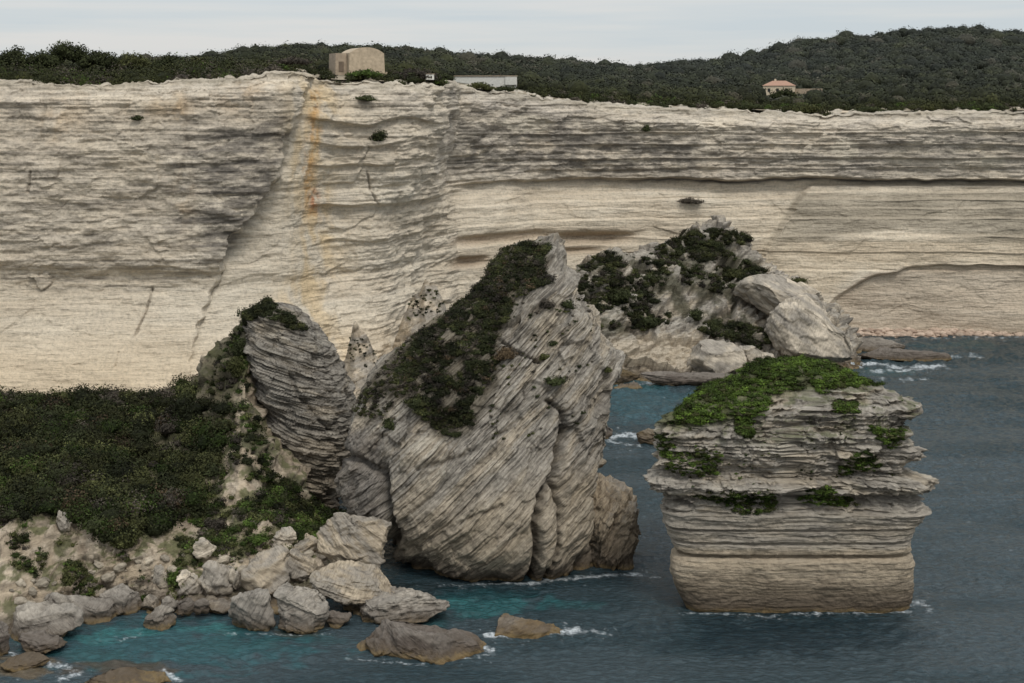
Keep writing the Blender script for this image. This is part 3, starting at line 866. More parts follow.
def sea_stack():
    S = 164
    rows = [(640, 690, 905, S, 172, 9.5), (612, 684, 912, S, 172, 9.6), (600, 680, 914, S, 172, 10), (585, 673, 916, S, 172, 10.3), (570, 669, 917, S, 172, 10.5),
            (562, 669, 918, S, 172, 10.6), (555, 671, 917, S, 172, 10.5), (552.5, 676, 914, S, 172, 10.1), (551.5, 684, 908, S, 172, 9.2), (549.5, 684, 910, S, 172, 9.3), (548.5, 673, 915, S, 172, 10.4), (539, 669, 914, S, 172, 10.5), (538.3, 672, 911, S, 172, 10.0), (536.5, 671, 911, S, 172, 10.0), (536, 667, 915, S, 172, 10.6),
            (525, 662, 918, S, 172, 10.9), (524.3, 665, 914, S, 172, 10.4), (522.5, 665, 914, S, 172, 10.4), (522, 660, 921, S, 172, 11.0), (512, 660, 928, S, 172, 11.2), (508, 658, 932, S, 172, 11.4), (506.5, 662, 924, S, 172, 10.9), (503, 658, 922, S, 172, 10.8), (499, 660, 914, S, 172, 10.2),
            (493, 664, 914, S, 172, 9.8), (490, 660, 922, S, 172, 10.2), (487, 648, 936, S, 172, 11.4), (482, 646, 940, S, 172, 11.9), (478, 645, 932, S, 172, 11.9), (474, 647, 912, S, 172, 11.4), (466, 652, 906, S, 172, 11), (459, 655, 910, S, 172, 11),
            (455, 653, 928, S, 172, 11.3), (450, 655, 922, S, 172, 11), (443, 656, 906, S, 172, 10.6), (436, 660, 905, S, 172, 10.5), (430, 660, 916, S, 172, 10.8), (426, 663, 906, S, 172, 10.3), (419, 668, 908, S, 172, 10), (412, 678, 925, S, 172, 10.2), (406, 688, 930, S, 172.3, 9.8),
            (401, 696, 922, 166, 172.6, 9), (393, 706, 908, 168, 173, 8.2), (384, 716, 890, 170, 173.5, 7.0), (375, 728, 868, 172, 174, 5.6), (367, 746, 848, 173, 174.4, 4.0), (362, 766, 822, 174, 174.5, 1.8)]
    V = loft(rows, 8.0, 1000, .085, 0)
    # the back is narrower than the front
    xm = (V[..., 0].min(1, keepdims=True) + V[..., 0].max(1, keepdims=True)) / 2
    q = sst(-.9, .8, (V[..., 1] - 172) / 10)
    V[..., 0] = xm + (V[..., 0] - xm) * (1 - .42 * q)
    # ragged plan outline
    x, y, z = V[..., 0], V[..., 1], V[..., 2]
    # terraces on the sloping top
    s0 = (z + .35 * pn(x / 5, y / 5, 3)) / .62
    fr = s0 - np.floor(s0)
    V[..., 2] = z + sst(20.5, 22, z) * .62 * (sst(.45, 1, fr) - fr) * sst(-6, 2, x - 28)
    N = out_normals(V)
    k = rot_n(-1.5)
    x, y, z = V[..., 0], V[..., 1], V[..., 2]
    bd, bj, bs, bt = blocky(V, k, [(5.5, 2.4, .42, 1.0), (1.9, .8, .34, .5), (.8, .35, .16, .2)], seed=11)
    d, g, t = strata(V, k, [(2.2, .5, 7), (.75, .55, 4), (.33, .36, 2.2)], seed=12.3, wav=.4, ofs=bs * .55)
    lowsm = sst(11.2, 13.0, z)
    dd = d * (.10 + .16 * sst(7.3, 7.7, z) + .74 * lowsm) * (1 + .5 * sst(27, 36, x) * lowsm)
    px, py = proj(V)
    d2, g2, t2 = strata(V, rot_n(-24), [(.8, .35, 5)], seed=4)
    xb = poly_soft(px, py, [(735, 462), (860, 445), (905, 480), (840, 490), (700, 490)], 6)
    dd = dd + d2 * xb + bd * lowsm * .85
    V2 = bed_disp(V, N, k, dd + .8 * fbm(x / 5, y / 5, z / 4, 4) * (.35 + .65 * lowsm))
    V2 = V2 + N * (.20 * fbm(x / .9, y / .9, z / .5, 4))[..., None] * (.4 + .8 * lowsm)[..., None]
    N2 = out_normals(V2)
    c = rock_color(V2, N2, g * (.1 + .9 * lowsm), t, 7, grey=.66, k=k)
    c = mixc(c, D_, bj * lowsm * .45); c = mixc(c, c * 1.3, sst(0, .3, bt) * lowsm * .5)
    x, y, z = V2[..., 0], V2[..., 1], V2[..., 2]
    px, py = proj(V2)
    c = mixc(c, np.array([.41, .335, .24]), sst(8.0, 7.2, z) * .85)
    c = mixc(c, np.array([.30, .26, .20]), sst(7.4, 6.2, z) * sst(.05, .6, fbm(x / 8, y / 8, z / .5, 4)) * .6)
    c = mixc(c, np.array([.33, .29, .235]), sst(7.3, 8, z) * sst(12.5, 11.0, z) * .55)
    c = mixc(c, np.array([.15, .12, .085]), sst(5.0, 2.6, z + .9 * fbm(x / 4, y / 4, z / 1.5, 3)) * .75)
    top = poly_soft(px, py, [(600, 424), (690, 428), (760, 418), (775, 396), (820, 390), (905, 384), (905, 340), (600, 340)], 6)
    c = mixc(c, np.array([.07, .08, .03]), top * .85 * sst(19, 21, z))
    c = mixc(c, np.array([.09, .10, .04]), sst(19, 21, z) * sst(.5, .8, N2[..., 2]) * sst(-.1, .4, fbm(x / 2, y / 2, 0, 3)) * .7)
    o = mesh_obj('sea_stack', V2, grid_faces(V2.shape[0], V2.shape[1], True), M_FLAT, c.reshape(-1, 3), origin=base_origin(V2))
    tag(o, 'isolated stack of thin ledges with green turf top standing in the sea', 'sea stack')
    return V2, N2
SV, SN = sea_stack()

def central_rock():
    S = 184
    r = lambda py, a, b, yc, bd: (py, a, b, S, yc, bd)
    rows = [r(600, 425, 598, 185, 10.5), r(575, 418, 598, 185, 11), r(551, 404, 598, 185, 12), r(535, 388, 598, 185, 13), r(520, 372, 598, 185, 13.6), r(505, 352, 598, 185, 14), r(490, 343, 597, 185, 14.2), r(475, 341, 597, 185, 14),
            r(455, 345, 598, 185, 13.6), r(430, 350, 600, 185.5, 13), r(412, 355, 607, 186, 12.4), r(400, 360, 612, 186, 12), r(385, 368, 615, 186, 11.6), r(372, 379, 617, 186.5, 11), r(360, 393, 609, 187, 10.5), r(350, 405, 604, 187, 10),
            r(335, 421, 601, 187.5, 9.4), r(318, 446, 600, 188, 8.6), r(306, 462, 585, 188.5, 7.8), r(298, 472, 580, 189, 7.4), r(288, 480, 577, 189, 6.6), r(281, 486, 573, 189.3, 6), r(276, 490, 562, 189.5, 5.4), r(268, 495, 565, 189.7, 4.9),
            r(258, 505, 565, 190, 4.1), r(251, 517, 560, 190, 3.2), r(246, 528, 552, 190, 2.0)]
    V = loft(rows, 2.5, 1000, .12, 6)
    N = out_normals(V)
    k = rot_n(42, 8)
    x, y, z = V[..., 0], V[..., 1], V[..., 2]
    px, py = proj(V)
    bd, bj, bs, bt = blocky(V, k, [(8, 4.5, .55, 2.2), (2.8, 1.3, .30, .8), (1.0, .5, .14, .26)], seed=23)
    d, g, t = strata(V, k, [(3.2, .26, 10), (1.0, .34, 6), (.42, .30, 4)], seed=21, wav=.35, ofs=bs * .5)
    big = fbm(x / 9 + 2, y / 9, z / 9, 3)
    smooth_low = sst(430, 500, py) * sst(0, -1, N[..., 1])
    dd = d * (1 - .35 * smooth_low)
    body = 1.1 * big + .26 * fbm(x / 2.4, y / 2.4, z / 2.4, 5, .6)
    body = body + bd * (.42 - .30 * smooth_low)
    front = N[..., 1] < .2
    cr = 0
    for line, wd, dp in [([(566, 432), (560, 448), (556, 470), (540, 492), (531, 520), (534, 550), (526, 592)], 3.2, 2.6),
                         ([(562, 448), (552, 480), (557, 505), (552, 545), (540, 590)], 2.6, 1.8),
                         ([(600, 470), (590, 500), (592, 530), (576, 575)], 4.0, 2.2),
                         ([(548, 400), (562, 412), (566, 432)], 2.5, 1.4), ([(500, 340), (515, 352), (540, 360)], 2.2, 1.0),
                         ([(381, 470), (384, 505), (392, 545)], 5.0, 2.2), ([(345, 452), (372, 470), (381, 480)], 4.0, 1.5),
                         ([(430, 540), (460, 520), (500, 505)], 2.2, .5), ([(420, 470), (470, 455), (520, 420)], 2.2, .55)]:
        dl = poly_dist(px, py, line) + 1.6 * pn(px / 7, py / 7)
        e = np.exp(-(dl / wd) ** 2) * front
        body = body - dp * e; cr = np.maximum(cr, e * min(1, dp))
    # bulging lobes between the joints
    for (cx, cy, rx, ry, a) in ((500, 520, 45, 60, 1.6), (543, 530, 12, 50, 1.2), (575, 500, 16, 60, 1.2), (440, 470, 60, 60, 1.4), (600, 365, 18, 22, 1.2), (545, 300, 30, 22, 1.0)):
        body = body + a * np.exp(-((px - cx) / rx) ** 2 - ((py - cy) / ry) ** 2) * front
    V2 = bed_disp(V, N, k, dd) + N * body[..., None]
    x, y, z = V2[..., 0], V2[..., 1], V2[..., 2]
    N2 = out_normals(V2)
    px, py = proj(V2)
    c = rock_color(V2, N2, g * .8, t, 13, grey=.66, k=k)
    c = mixc(c, D_, bj * .45 * (1 - .5 * smooth_low)); c = mixc(c, c * 1.28, sst(0, .3, bt) * .5)
    low = sst(470, 530, py + .25 * (px - 480) + 10 * fbm(x / 6, y / 6, z / 6, 3))
    c = mixc(c, np.array([.40, .33, .235]), low * .6)
    # grey brown lower left flank
    m = poly_soft(px, py, [(330, 420), (382, 440), (388, 560), (330, 520)], 8)
    c = mixc(c, np.array([.17, .15, .13]), m * .7)
    # soil under the bushes on the shoulder
    m = poly_soft(px, py, [(350, 400), (400, 340), (470, 290), (540, 240), (552, 262), (520, 300), (500, 340), (500, 385), (470, 435), (440, 440), (400, 400)], 6)
    c = mixc(c, np.array([.105, .088, .06]), m * .75)
    # dark water streaks running down the face
    stn = sst(.2, .8, fbm(x / 1.6, y / 1.6, z / 9, 4)) * sst(430, 470, py) * sst(600, 540, py)
    c = mixc(c, np.array([.2, .17, .14]), stn * .35)
    c = mixc(c, np.array([.14, .115, .085]), sst(3.4, 1.2, z) * .5)
    c = mixc(c, D_, cr * .5)
    o = mesh_obj('giant_rock', V2, grid_faces(V2.shape[0], V2.shape[1], True), M_MAIN, c.reshape(-1, 3), origin=base_origin(V2))
    tag(o, 'huge central grey rock with steeply dipping beds and a bushy left shoulder', 'rock')
    return V2, N2
GV, GN = central_rock()

def tilted_rock():
    S = 200
    r = lambda py, a, b, bd: (py, a, b, S, 204, bd)
    rows = [r(520, 312, 330, 3), r(505, 303, 334, 4.5), r(490, 290, 340, 6), r(470, 277, 347, 7), r(450, 268, 351, 7.6), r(430, 259, 353, 8), r(405, 251, 350, 8), r(380, 244, 341, 7.5), r(355, 240, 329, 6.6), r(338, 239, 318, 5.6), r(324, 243, 304, 4.4), r(315, 248, 290, 3.2), r(309, 255, 276, 1.8)]
    V = loft(rows, 2.3, 640, .12, 6)
    N = out_normals(V)
    k = rot_n(-17, 6)
    x, y, z = V[..., 0], V[..., 1], V[..., 2]
    bd, bj, bs, bt = blocky(V, k, [(4, 1.8, .3, .9), (1.5, .6, .28, .35)], seed=31)
    d, g, t = strata(V, k, [(1.9, .40, 5), (.75, .50, 3.5), (.36, .32, 2)], seed=33, wav=.4, ofs=bs * .25)
    px, py = proj(V)
    body = bd * .4 + .9 * fbm(x / 6, y / 6, z / 6, 3) + .2 * fbm(x / 1.5, y / 1.5, z / 1.5, 4)
    dl = poly_dist(px, py, [(290, 375), (298, 395), (318, 420), (330, 430)]) + pn(px / 4, py / 4)
    body = body - .8 * np.exp(-(dl / 2.2) ** 2)
    V2 = bed_disp(V, N, k, d) + N * body[..., None]
    N2 = out_normals(V2)
    c = rock_color(V2, N2, g, t, 17, grey=.9, k=k) * .80; c = mixc(c, D_, bj * .4)
    px, py = proj(V2)
    c = mixc(c, np.array([.40, .335, .25]), sst(425, 465, py) * .6)
    o = mesh_obj('tilted_rock', V2, grid_faces(V2.shape[0], V2.shape[1], True), M_LEFT, c.reshape(-1, 3), origin=base_origin(V2))
    tag(o, 'egg shaped grey ribbed rock left of the huge central rock, above the slope', 'rock')
    return V2, N2
TV, TN = tilted_rock()

# ------------------------------------------------------------------ boulders
_ico = {}
def ico(sub):
    if sub not in _ico:
        bm = bmesh.new(); bmesh.ops.create_icosphere(bm, subdivisions=sub, radius=1)
        v = np.array([q.co[:] for q in bm.verts], np.float32); f = np.array([[w.index for w in q.verts] for q in bm.faces], np.int32)
        bm.free(); _ico[sub] = (v, f)
    return _ico[sub]

def tri_normals(V, Fc):
    n = np.cross(V[Fc[:, 1]] - V[Fc[:, 0]], V[Fc[:, 2]] - V[Fc[:, 0]])
    N = np.zeros_like(V)
    for i in range(3): np.add.at(N, Fc[:, i], n)
    return N / (np.linalg.norm(N, axis=1)[:, None] + 1e-9)

def boulder(bbox, label, Y=None, roll=0, depth=.85, seed=0, tone='grey', bed=None, sub=5, mat=None, cuts=15, name='boulder', group=None, below=0.0, taper=0.0, shear=0.0, sharp=.62, rough=1.0):
    """bbox in frame pixels of what shows; Y the distance of its middle"""
    x0, y0, x1, y1 = bbox
    rs = np.random.default_rng(seed + 100)
    if Y is None:
        Y = H * F / (y1 - YH)
        Y = Y + (x1 - x0) / F * Y * depth * .35
    W = (x1 - x0) / F * Y; Hh = (y1 - y0) / F * Y
    v, f = ico(sub); v = v.copy()
    for i in range(cuts):
        d = rs.normal(size=3); d /= np.linalg.norm(d)
        if i == 0: d = np.array([.15 * rs.normal(), -.3, .95])
        if i == 1: d = np.array([.3 * rs.normal(), -.95, .25])
        d /= np.linalg.norm(d)
        h = rs.uniform(sharp - .08, sharp + .2)
        e = v @ d - h
        v = v - np.where(e > 0, e * .99, 0)[:, None] * d[None]
    v = v * np.array([W / 2, W / 2 * depth, Hh / 2 * 1.05])
    if taper: v[:, 0] *= 1 - taper * (v[:, 2] / (Hh / 2))
    if shear: v[:, 0] += shear * v[:, 2]
    ra = math.radians(roll)
    R = np.array([[math.cos(ra), 0, -math.sin(ra)], [0, 1, 0], [math.sin(ra), 0, math.cos(ra)]])
    v = (v @ R.T).astype(np.float32)
    k = rot_n(roll if bed is None else bed, 8)
    N = tri_normals(v, f)
    s = min(W, Hh) / 6.0
    d, g, t = strata(v + seed * 3.1, k, [(max(.9, 1.6 * s), .30 * s ** .5 * rough, 4), (.42, .14 * rough, 2.5)], seed=seed)
    bd, bj, bs, bt = blocky(v + seed * 2.3, k, [(2.4 * s ** .6, 1.5 * s ** .6, .16 * s ** .7, .5 * s ** .7), (.9, .5, .07, .12)], seed=seed % 9)
    v = v + (N - (N @ k)[:, None] * k) * d[:, None] * .75 + N * (.75 * bd[:, None] * (.6 + .4 * rough)) + N * ((.26 * s ** .7 * fbm(v[:, 0] / 2.2 / s ** .5 + seed, v[:, 1] / 2.2, v[:, 2] / 2.2, 4) + .12 * fbm(v[:, 0] / .6 + seed, v[:, 1] / .6, v[:, 2] / .6, 3)) * rough)[:, None]
    # place, then fit the visible outline
    v = v + np.array([(((x0 + x1) / 2) - 512) / F * Y, Y, H - (((y0 + y1) / 2) - YH) / F * Y], np.float32)
    for _ in range(3):
        px, py = proj(v)
        sx = (x1 - x0) / (px.max() - px.min()); sz = (y1 - y0) / (py.max() - py.min())
        c = v.mean(0); v = (v - c) * np.array([sx, 1, sz], np.float32) + c
        px, py = proj(v)
        v[:, 0] += ((x0 + x1) / 2 - (px.min() + px.max()) / 2) / F * Y
        v[:, 2] -= ((y0 + y1) / 2 - (py.min() + py.max()) / 2) / F * Y
    if below:
        zc = v[:, 2].mean(); lowm = v[:, 2] < zc
        v[lowm, 2] = zc - (zc - v[lowm, 2]) * (1 + below)
    N = tri_normals(v, f)
    tn = {'gold': (.1, np.array([.30, .205, .085], np.float32)), 'grey': (.55, np.array([.45, .405, .34], np.float32)), 'pale': (.35, np.array([.66, .575, .455], np.float32)), 'brown': (.3, np.array([.12, .088, .045], np.float32)), 'dark': (.9, np.array([.12, .10, .085], np.float32)), 'tan': (.35, np.array([.54, .45, .33], np.float32)), 'pink': (.3, np.array([.50, .40, .32], np.float32))}[tone]
    lt = tn[1] * 1.35
    c = rock_color(v, N, g, t, seed * 1.7, grey=tn[0], base=tn[1], light=lt, k=k)
    c = mixc(c, D_, bj * .4)
    if tone in ('brown', 'dark'): c = mixc(c, tn[1], np.full(len(v), .6))
    o = mesh_obj(name, v, f, mat or M_BLD[seed % 3], c, origin=(v[:, 0].mean(), v[:, 1].mean(), v[:, 2].min()))
    tag(o, label, 'boulder' if name == 'boulder' else 'rock', group)
    return v, N

GS = 'boulders along the left shore'
SH = [
 ((2, 600, 84, 652), 'big dark grey slab boulder at the far left of the shore', dict(roll=12, tone='grey', seed=1, below=.3, Y=156)),
 ((44, 592, 122, 640), 'grey slanting slab lying against the big dark slab at far left', dict(roll=-28, tone='grey', seed=2, below=.3, Y=161, bed=-35)),
 ((18, 630, 68, 656), 'low dark boulder in front of the far left slab', dict(roll=0, tone='dark', seed=3, below=.3)),
 ((98, 583, 143, 621), 'pale rounded boulder above the small grey boulder at the waterline', dict(roll=10, tone='grey', seed=4, below=.3, Y=163)),
 ((143, 605, 177, 634), 'small grey rounded boulder at the waterline of the left cove', dict(roll=0, tone='grey', seed=5, below=.4, Y=158)),
 ((153, 564, 170, 592), 'small upright pale rock standing on the slope foot', dict(roll=75, tone='pale', seed=6, Y=166, sub=4)),
 ((176, 569, 206, 600), 'pale triangular boulder left of the cleft pale block', dict(roll=40, tone='pale', seed=7, Y=165, taper=.3)),
 ((198, 560, 238, 601), 'pale cleft block below the slope, right of a triangular boulder', dict(roll=-20, tone='pale', seed=8, Y=165)),
 ((228, 568, 244, 590), 'small pale triangular rock beside the cleft block', dict(roll=60, tone='pale', seed=9, Y=165, sub=4, taper=.4)),
 ((240, 545, 293, 596), 'large pale boulder with slanting beds in the middle of the pile', dict(roll=15, tone='tan', seed=10, Y=166, bed=28)),
 ((282, 548, 318, 584), 'tan boulder wedged right of the large pale boulder', dict(roll=-30, tone='tan', seed=11, Y=168)),
 ((290, 533, 326, 562), 'grey tan boulder at the top of the pile beside the striped slab', dict(roll=20, tone='tan', seed=12, Y=173)),
 ((268, 526, 297, 552), 'pale boulder resting high on the pile under the green gully', dict(roll=-10, tone='pale', seed=13, Y=172)),
 ((228, 588, 276, 634), 'light grey angular boulder at the waterline with ochre foot', dict(roll=-15, tone='grey', seed=14, below=.15, taper=.12)),
 ((273, 582, 330, 633), 'largest grey waterline boulder, mottled, with ochre foot', dict(roll=-12, tone='grey', seed=15, below=.15, sub=6)),
 ((316, 512, 392, 577), 'leaning striped fan shaped slab beside the central rock', dict(roll=-52, tone='tan', seed=16, Y=170, bed=-48, sub=6, depth=.5, taper=.25)),
 ((309, 560, 397, 606), 'long tan slab with fine beds below the fan shaped slab', dict(roll=-10, tone='tan', seed=17, Y=164, bed=-14, sub=6)),
 ((343, 586, 450, 626), 'rough dark grey boulder at the waterline below the central rock', dict(roll=4, tone='grey', seed=18, below=.2, sub=6, rough=1.6)),
 ((138, 594, 160, 610), 'small pale stone above the small grey waterline boulder', dict(tone='pale', seed=19, Y=163, sub=4)),
 ((160, 596, 180, 614), 'small squat stone left of two dark stones in the shore row', dict(tone='grey', seed=20, Y=161, sub=4)),
 ((176, 597, 196, 616), 'small dark stone, left of the pair in the shore row', dict(tone='dark', seed=21, Y=161, sub=4)),
 ((192, 598, 210, 615), 'small dark stone, right of the pair in the shore row', dict(tone='dark', seed=22, Y=161, sub=4)),
 ((206, 598, 234, 614), 'low flat stone beside the light grey angular boulder', dict(tone='tan', seed=23, Y=162, sub=4)),
 ((192, 537, 217, 560), 'pale knobbly rock embedded in the green slope', dict(tone='pale', seed=24, Y=169, sub=4)),
 ((56, 510, 72, 532), 'pale upright stone at the lip of the eroded bluff', dict(tone='pale', seed=25, Y=167, sub=4, roll=70)),
 ((96, 585, 112, 597), 'small pale stone behind the rounded boulder', dict(tone='pale', seed=26, Y=166, sub=4)),
 ((-14, 620, 10, 658), 'dark rock cut by the left edge of the view', dict(tone='dark', seed=27, below=.3)),
 ((320, 610, 352, 628), 'small dark rock between the mottled boulder and the rough one', dict(tone='dark', seed=28, below=.3, sub=4)),
]
for bb, lb, kw in SH: boulder(bb, lb, group=GS, **kw)
GW = 'rocks standing out of the water'
boulder((346, 618, 494, 690), 'long low slab in the water below the rough dark boulder', roll=-3, tone='dark', seed=41, Y=151, name='sea_rock', group=GW, sub=6, bed=-14, mat=M_BLD[1], depth=.55, sharp=.55, cuts=12, taper=.25, shear=-.5)
boulder((494, 613, 563, 652), 'small golden brown rock ringed by white foam', roll=4, tone='gold', seed=42, Y=157, name='sea_rock', group=GW)
boulder((76, 667, 172, 712), 'brown wet rock breaking the water at the lower left', roll=3, tone='brown', seed=43, Y=143, name='sea_rock', group=GW)
boulder((0, 652, 50, 672), 'low ochre ledge at the lower left edge', roll=8, tone='brown', seed=44, below=.3, name='sea_rock', group=GW)
boulder((594, 423, 613, 440), 'small dark rock behind the central rock in the channel', tone='dark', seed=45, below=.3, name='sea_rock', group=GW, sub=4)
boulder((636, 428, 664, 446), 'brown rock poking out behind the left side of the sea stack', tone='brown', seed=46, below=.3, name='sea_rock', group=GW, roll=-20)
def buttress():
    S = 179
    r = lambda py, a, b, bd: (py, a, b, S, 182, bd)
    rows = [r(600, 586, 632, 5), r(572, 586, 633, 5), r(560, 586, 635, 5.2), r(545, 587, 636, 5.2), r(525, 586, 637, 5), r(512, 585, 639, 4.8), r(504, 585, 638, 4.4), r(498, 586, 630, 3.8), r(493, 588, 616, 3), r(487, 590, 606, 2)]
    V = loft(rows, 3.2, 420, .12, 2)
    N = out_normals(V); k = rot_n(62, 5)
    bd, bj, bs, bt = blocky(V, k, [(3, 1.8, .25, .9), (1.1, .6, .12, .25)], seed=5)
    d, g, t = strata(V, k, [(1.6, .2, 5), (.5, .16, 3)], seed=51, wav=.5, ofs=bs * .4)
    x, y, z = V[..., 0], V[..., 1], V[..., 2]
    V2 = bed_disp(V, N, k, d) + N * (bd + .5 * fbm(x / 3, y / 3, z / 3, 5))[..., None]
    N2 = out_normals(V2)
    c = rock_color(V2, N2, g, t, 15, grey=.3, k=k, base=np.array([.50, .40, .28], np.float32), light=np.array([.58, .48, .35], np.float32))
    c = mixc(c, np.array([.13, .10, .07]), sst(7, 2, V2[..., 2]) * .6)
    o = mesh_obj('buttress_rock', V2, grid_faces(V2.shape[0], V2.shape[1], True), M_MAIN, c.reshape(-1, 3), origin=base_origin(V2))
    tag(o, 'tall brown buttress rock at the right foot of the central rock', 'rock')
buttress()
# right hand group at the outcrop
GO = 'boulders on the rocky outcrop'
boulder((733, 273, 830, 338), 'grey wedge shaped boulder high on the outcrop, above the split slab', Y=318, roll=-30, tone='pale', seed=61, bed=-30, sub=6, group=GO, cuts=9, rough=.6, sharp=.5)
boulder((764, 296, 853, 366), 'big split slab with smooth grey face at the right end of the outcrop', Y=307, roll=-38, tone='pale', seed=77, bed=-38, sub=6, group=GO, cuts=9, rough=.6, sharp=.5, taper=.15)
boulder((686, 339, 747, 376), 'pale rounded boulder at the waterline of the outcrop', Y=296, roll=-8, tone='pale', seed=64, group=GO, below=.3, rough=.6)
boulder((737, 345, 762, 366), 'small pale boulder between the rounded boulder and the split slab', Y=299, tone='pale', seed=65, group=GO, sub=4)
boulder((755, 352, 775, 366), 'smallest pale stone at the foot of the split slab', Y=300, tone='pale', seed=67, group=GO, sub=4)
boulder((850, 337, 906, 356), 'low pale ledge rock beyond the outcrop point', Y=332, roll=-4, tone='grey', seed=66, name='reef_rock', below=.3)
boulder((856, 347, 952, 364), 'dark wet reef running right from the outcrop point', Y=318, roll=-3, tone='dark', seed=68, name='reef_rock', below=.2, depth=.3)
boulder((640, 371, 742, 385), 'dark wet ledge at the waterline under the outcrop', Y=289, tone='dark', seed=69, name='reef_rock', below=.3, depth=.3)
boulder((584, 368, 640, 384), 'ochre stained ledge at the left waterline of the outcrop', Y=291, tone='brown', seed=70, name='reef_rock', below=.3, depth=.3)

# beach rubble under the far cliff: countless
def beach():
    parts = []
    v, f = ico(2)
    for i in range(520):
        u = RNG.uniform(830, 1180); Y = 348 + RNG.uniform(0, 7)
        s = RNG.uniform(.25, .95)
        w = v * (1 + .3 * (RNG.random((len(v), 1)) - .5)) * np.array([s * 1.4, s, s * .7])
        ctr = np.array([(u - 512) / F * Y, Y, (Y - 348) * .22 + .1])
        col = lerp(np.array([.34, .25, .19]), np.array([.52, .41, .32]), RNG.random()) * (.7 if i % 5 == 0 else 1)
        parts.append((w + ctr, f, np.tile(col, (len(v), 1))))
    V, Fc, c = merge(parts)
    tag(mesh_obj('beach_rubble', V, Fc, M_SOIL_DRY, c), 'narrow strip of pinkish rubble at the foot of the far cliff', 'rubble', kind='stuff')
    us = np.arange(815, 1300, 4.); t = np.linspace(0, 1, 14)[:, None]
    Y = 345 + 14 * t + 0 * us[None]; Z = -.8 + 3.2 * t + .3 * pn(us[None] / 8, t * 4)
    V = np.stack([(us[None] - 512) / F * Y, Y, Z], -1)
    c = np.broadcast_to(np.array([.44, .34, .265]), V.shape)
    tag(mesh_obj('beach', V, grid_faces(*V.shape[:2]), M_SOIL_DRY, c.reshape(-1, 3)), 'thin pinkish beach below the far right cliff', 'beach', kind='structure')
beach()
def shore_rubble():
    parts = []; v, f = ico(3)
    m = (HV[..., 2] > -.2) & (HV[..., 2] < 4.5) & (HV[..., 1] < 172) & (HV[..., 0] > -62) & (HV[..., 0] < -18)
    pts = HV[m]
    for i in range(230):
        p = pts[RNG.integers(len(pts))]
        s = .14 + .55 * RNG.random() ** 2
        w = v * (1 + .35 * fbm(v[:, :1] * 1.5 + i, v[:, 1:2] * 1.5, v[:, 2:3] * 1.5, 2)) * np.array([s * 1.3, s, s * .8])
        a = RNG.uniform(-.6, .6); w = w @ np.array([[math.cos(a), 0, -math.sin(a)], [0, 1, 0], [math.sin(a), 0, math.cos(a)]]).T
        col = lerp(np.array([.20, .175, .14]), np.array([.46, .40, .31]), RNG.random())
        parts.append(((w + p + [0, 0, s * .25]).astype(np.float32), f, np.tile(col, (len(v), 1))))
    V, Fc, c = merge(parts)
    tag(mesh_obj('shore_rubble', V, Fc, M_BLD[0], c), 'small pale stones strewn along the foot of the left slope', 'rubble', kind='stuff')
shore_rubble()

# ------------------------------------------------------------------ vegetation on the rocks
def pick(V, N, poly, n, nzmin=-9, front=True, noise=None):
    px, py = proj(V)
    m = in_poly(px, py, poly)
    if front: m &= (N * V * np.array([1, 1, 1])).sum(-1) - N[..., 2] * H < 0
    m &= N[..., 2] > nzmin
    if noise is not None:
        s, th, sd = noise
        m &= fbm(V[..., 0] / s + sd, V[..., 1] / s, V[..., 2] / s, 3) > th
    idx = np.flatnonzero(m.ravel())
    if len(idx) == 0: return np.zeros((0, 3)), np.zeros((0, 3))
    j = RNG.choice(idx, min(n, len(idx)), replace=False)
    return V.reshape(-1, 3)[j], N.reshape(-1, 3)[j]

def cover(name, V, N, poly, n, rr, cols, leaf, label, per=14, nz=-9, noise=None, squash=.7, kind='stuff', cat='scrub', lift=.3, hvar=0.0):
    polys = poly if isinstance(poly[0][0], (tuple, list)) else [poly]
    C, NN = [], []
    for q in polys:
        a, b = pick(V, N, q, n // len(polys), nz, True, noise); C.append(a); NN.append(b)
    C = np.concatenate(C); NN = np.concatenate(NN)
    m = len(C)
    r = RNG.uniform(rr[0], rr[1], m)
    ctr = C + NN * (r * lift)[:, None]
    R = np.stack([r * 1.1, r * 1.1, r * squash * RNG.uniform(.8, 1.2, m)], -1)
    cs = np.array([c for c, w in cols]); ws = np.array([w for c, w in cols], float); ws /= ws.sum()
    cl = cs[RNG.choice(len(cs), m, p=ws)] * RNG.uniform(.6, 1.4, (m, 1))
    cl = cl * (.55 + .9 * sst(-.5, .5, fbm(ctr[:, 0] / 4, ctr[:, 1] / 4, ctr[:, 2] / 4, 2)))[:, None]
    ctr[:, 2] += hvar * np.abs(pn(ctr[:, 0] / 2.2, ctr[:, 1] / 2.2, 2.2))
    return bushes(name, ctr, R, cl, leaf, per, label, cat, None, kind, nmin=14, nmax=420)

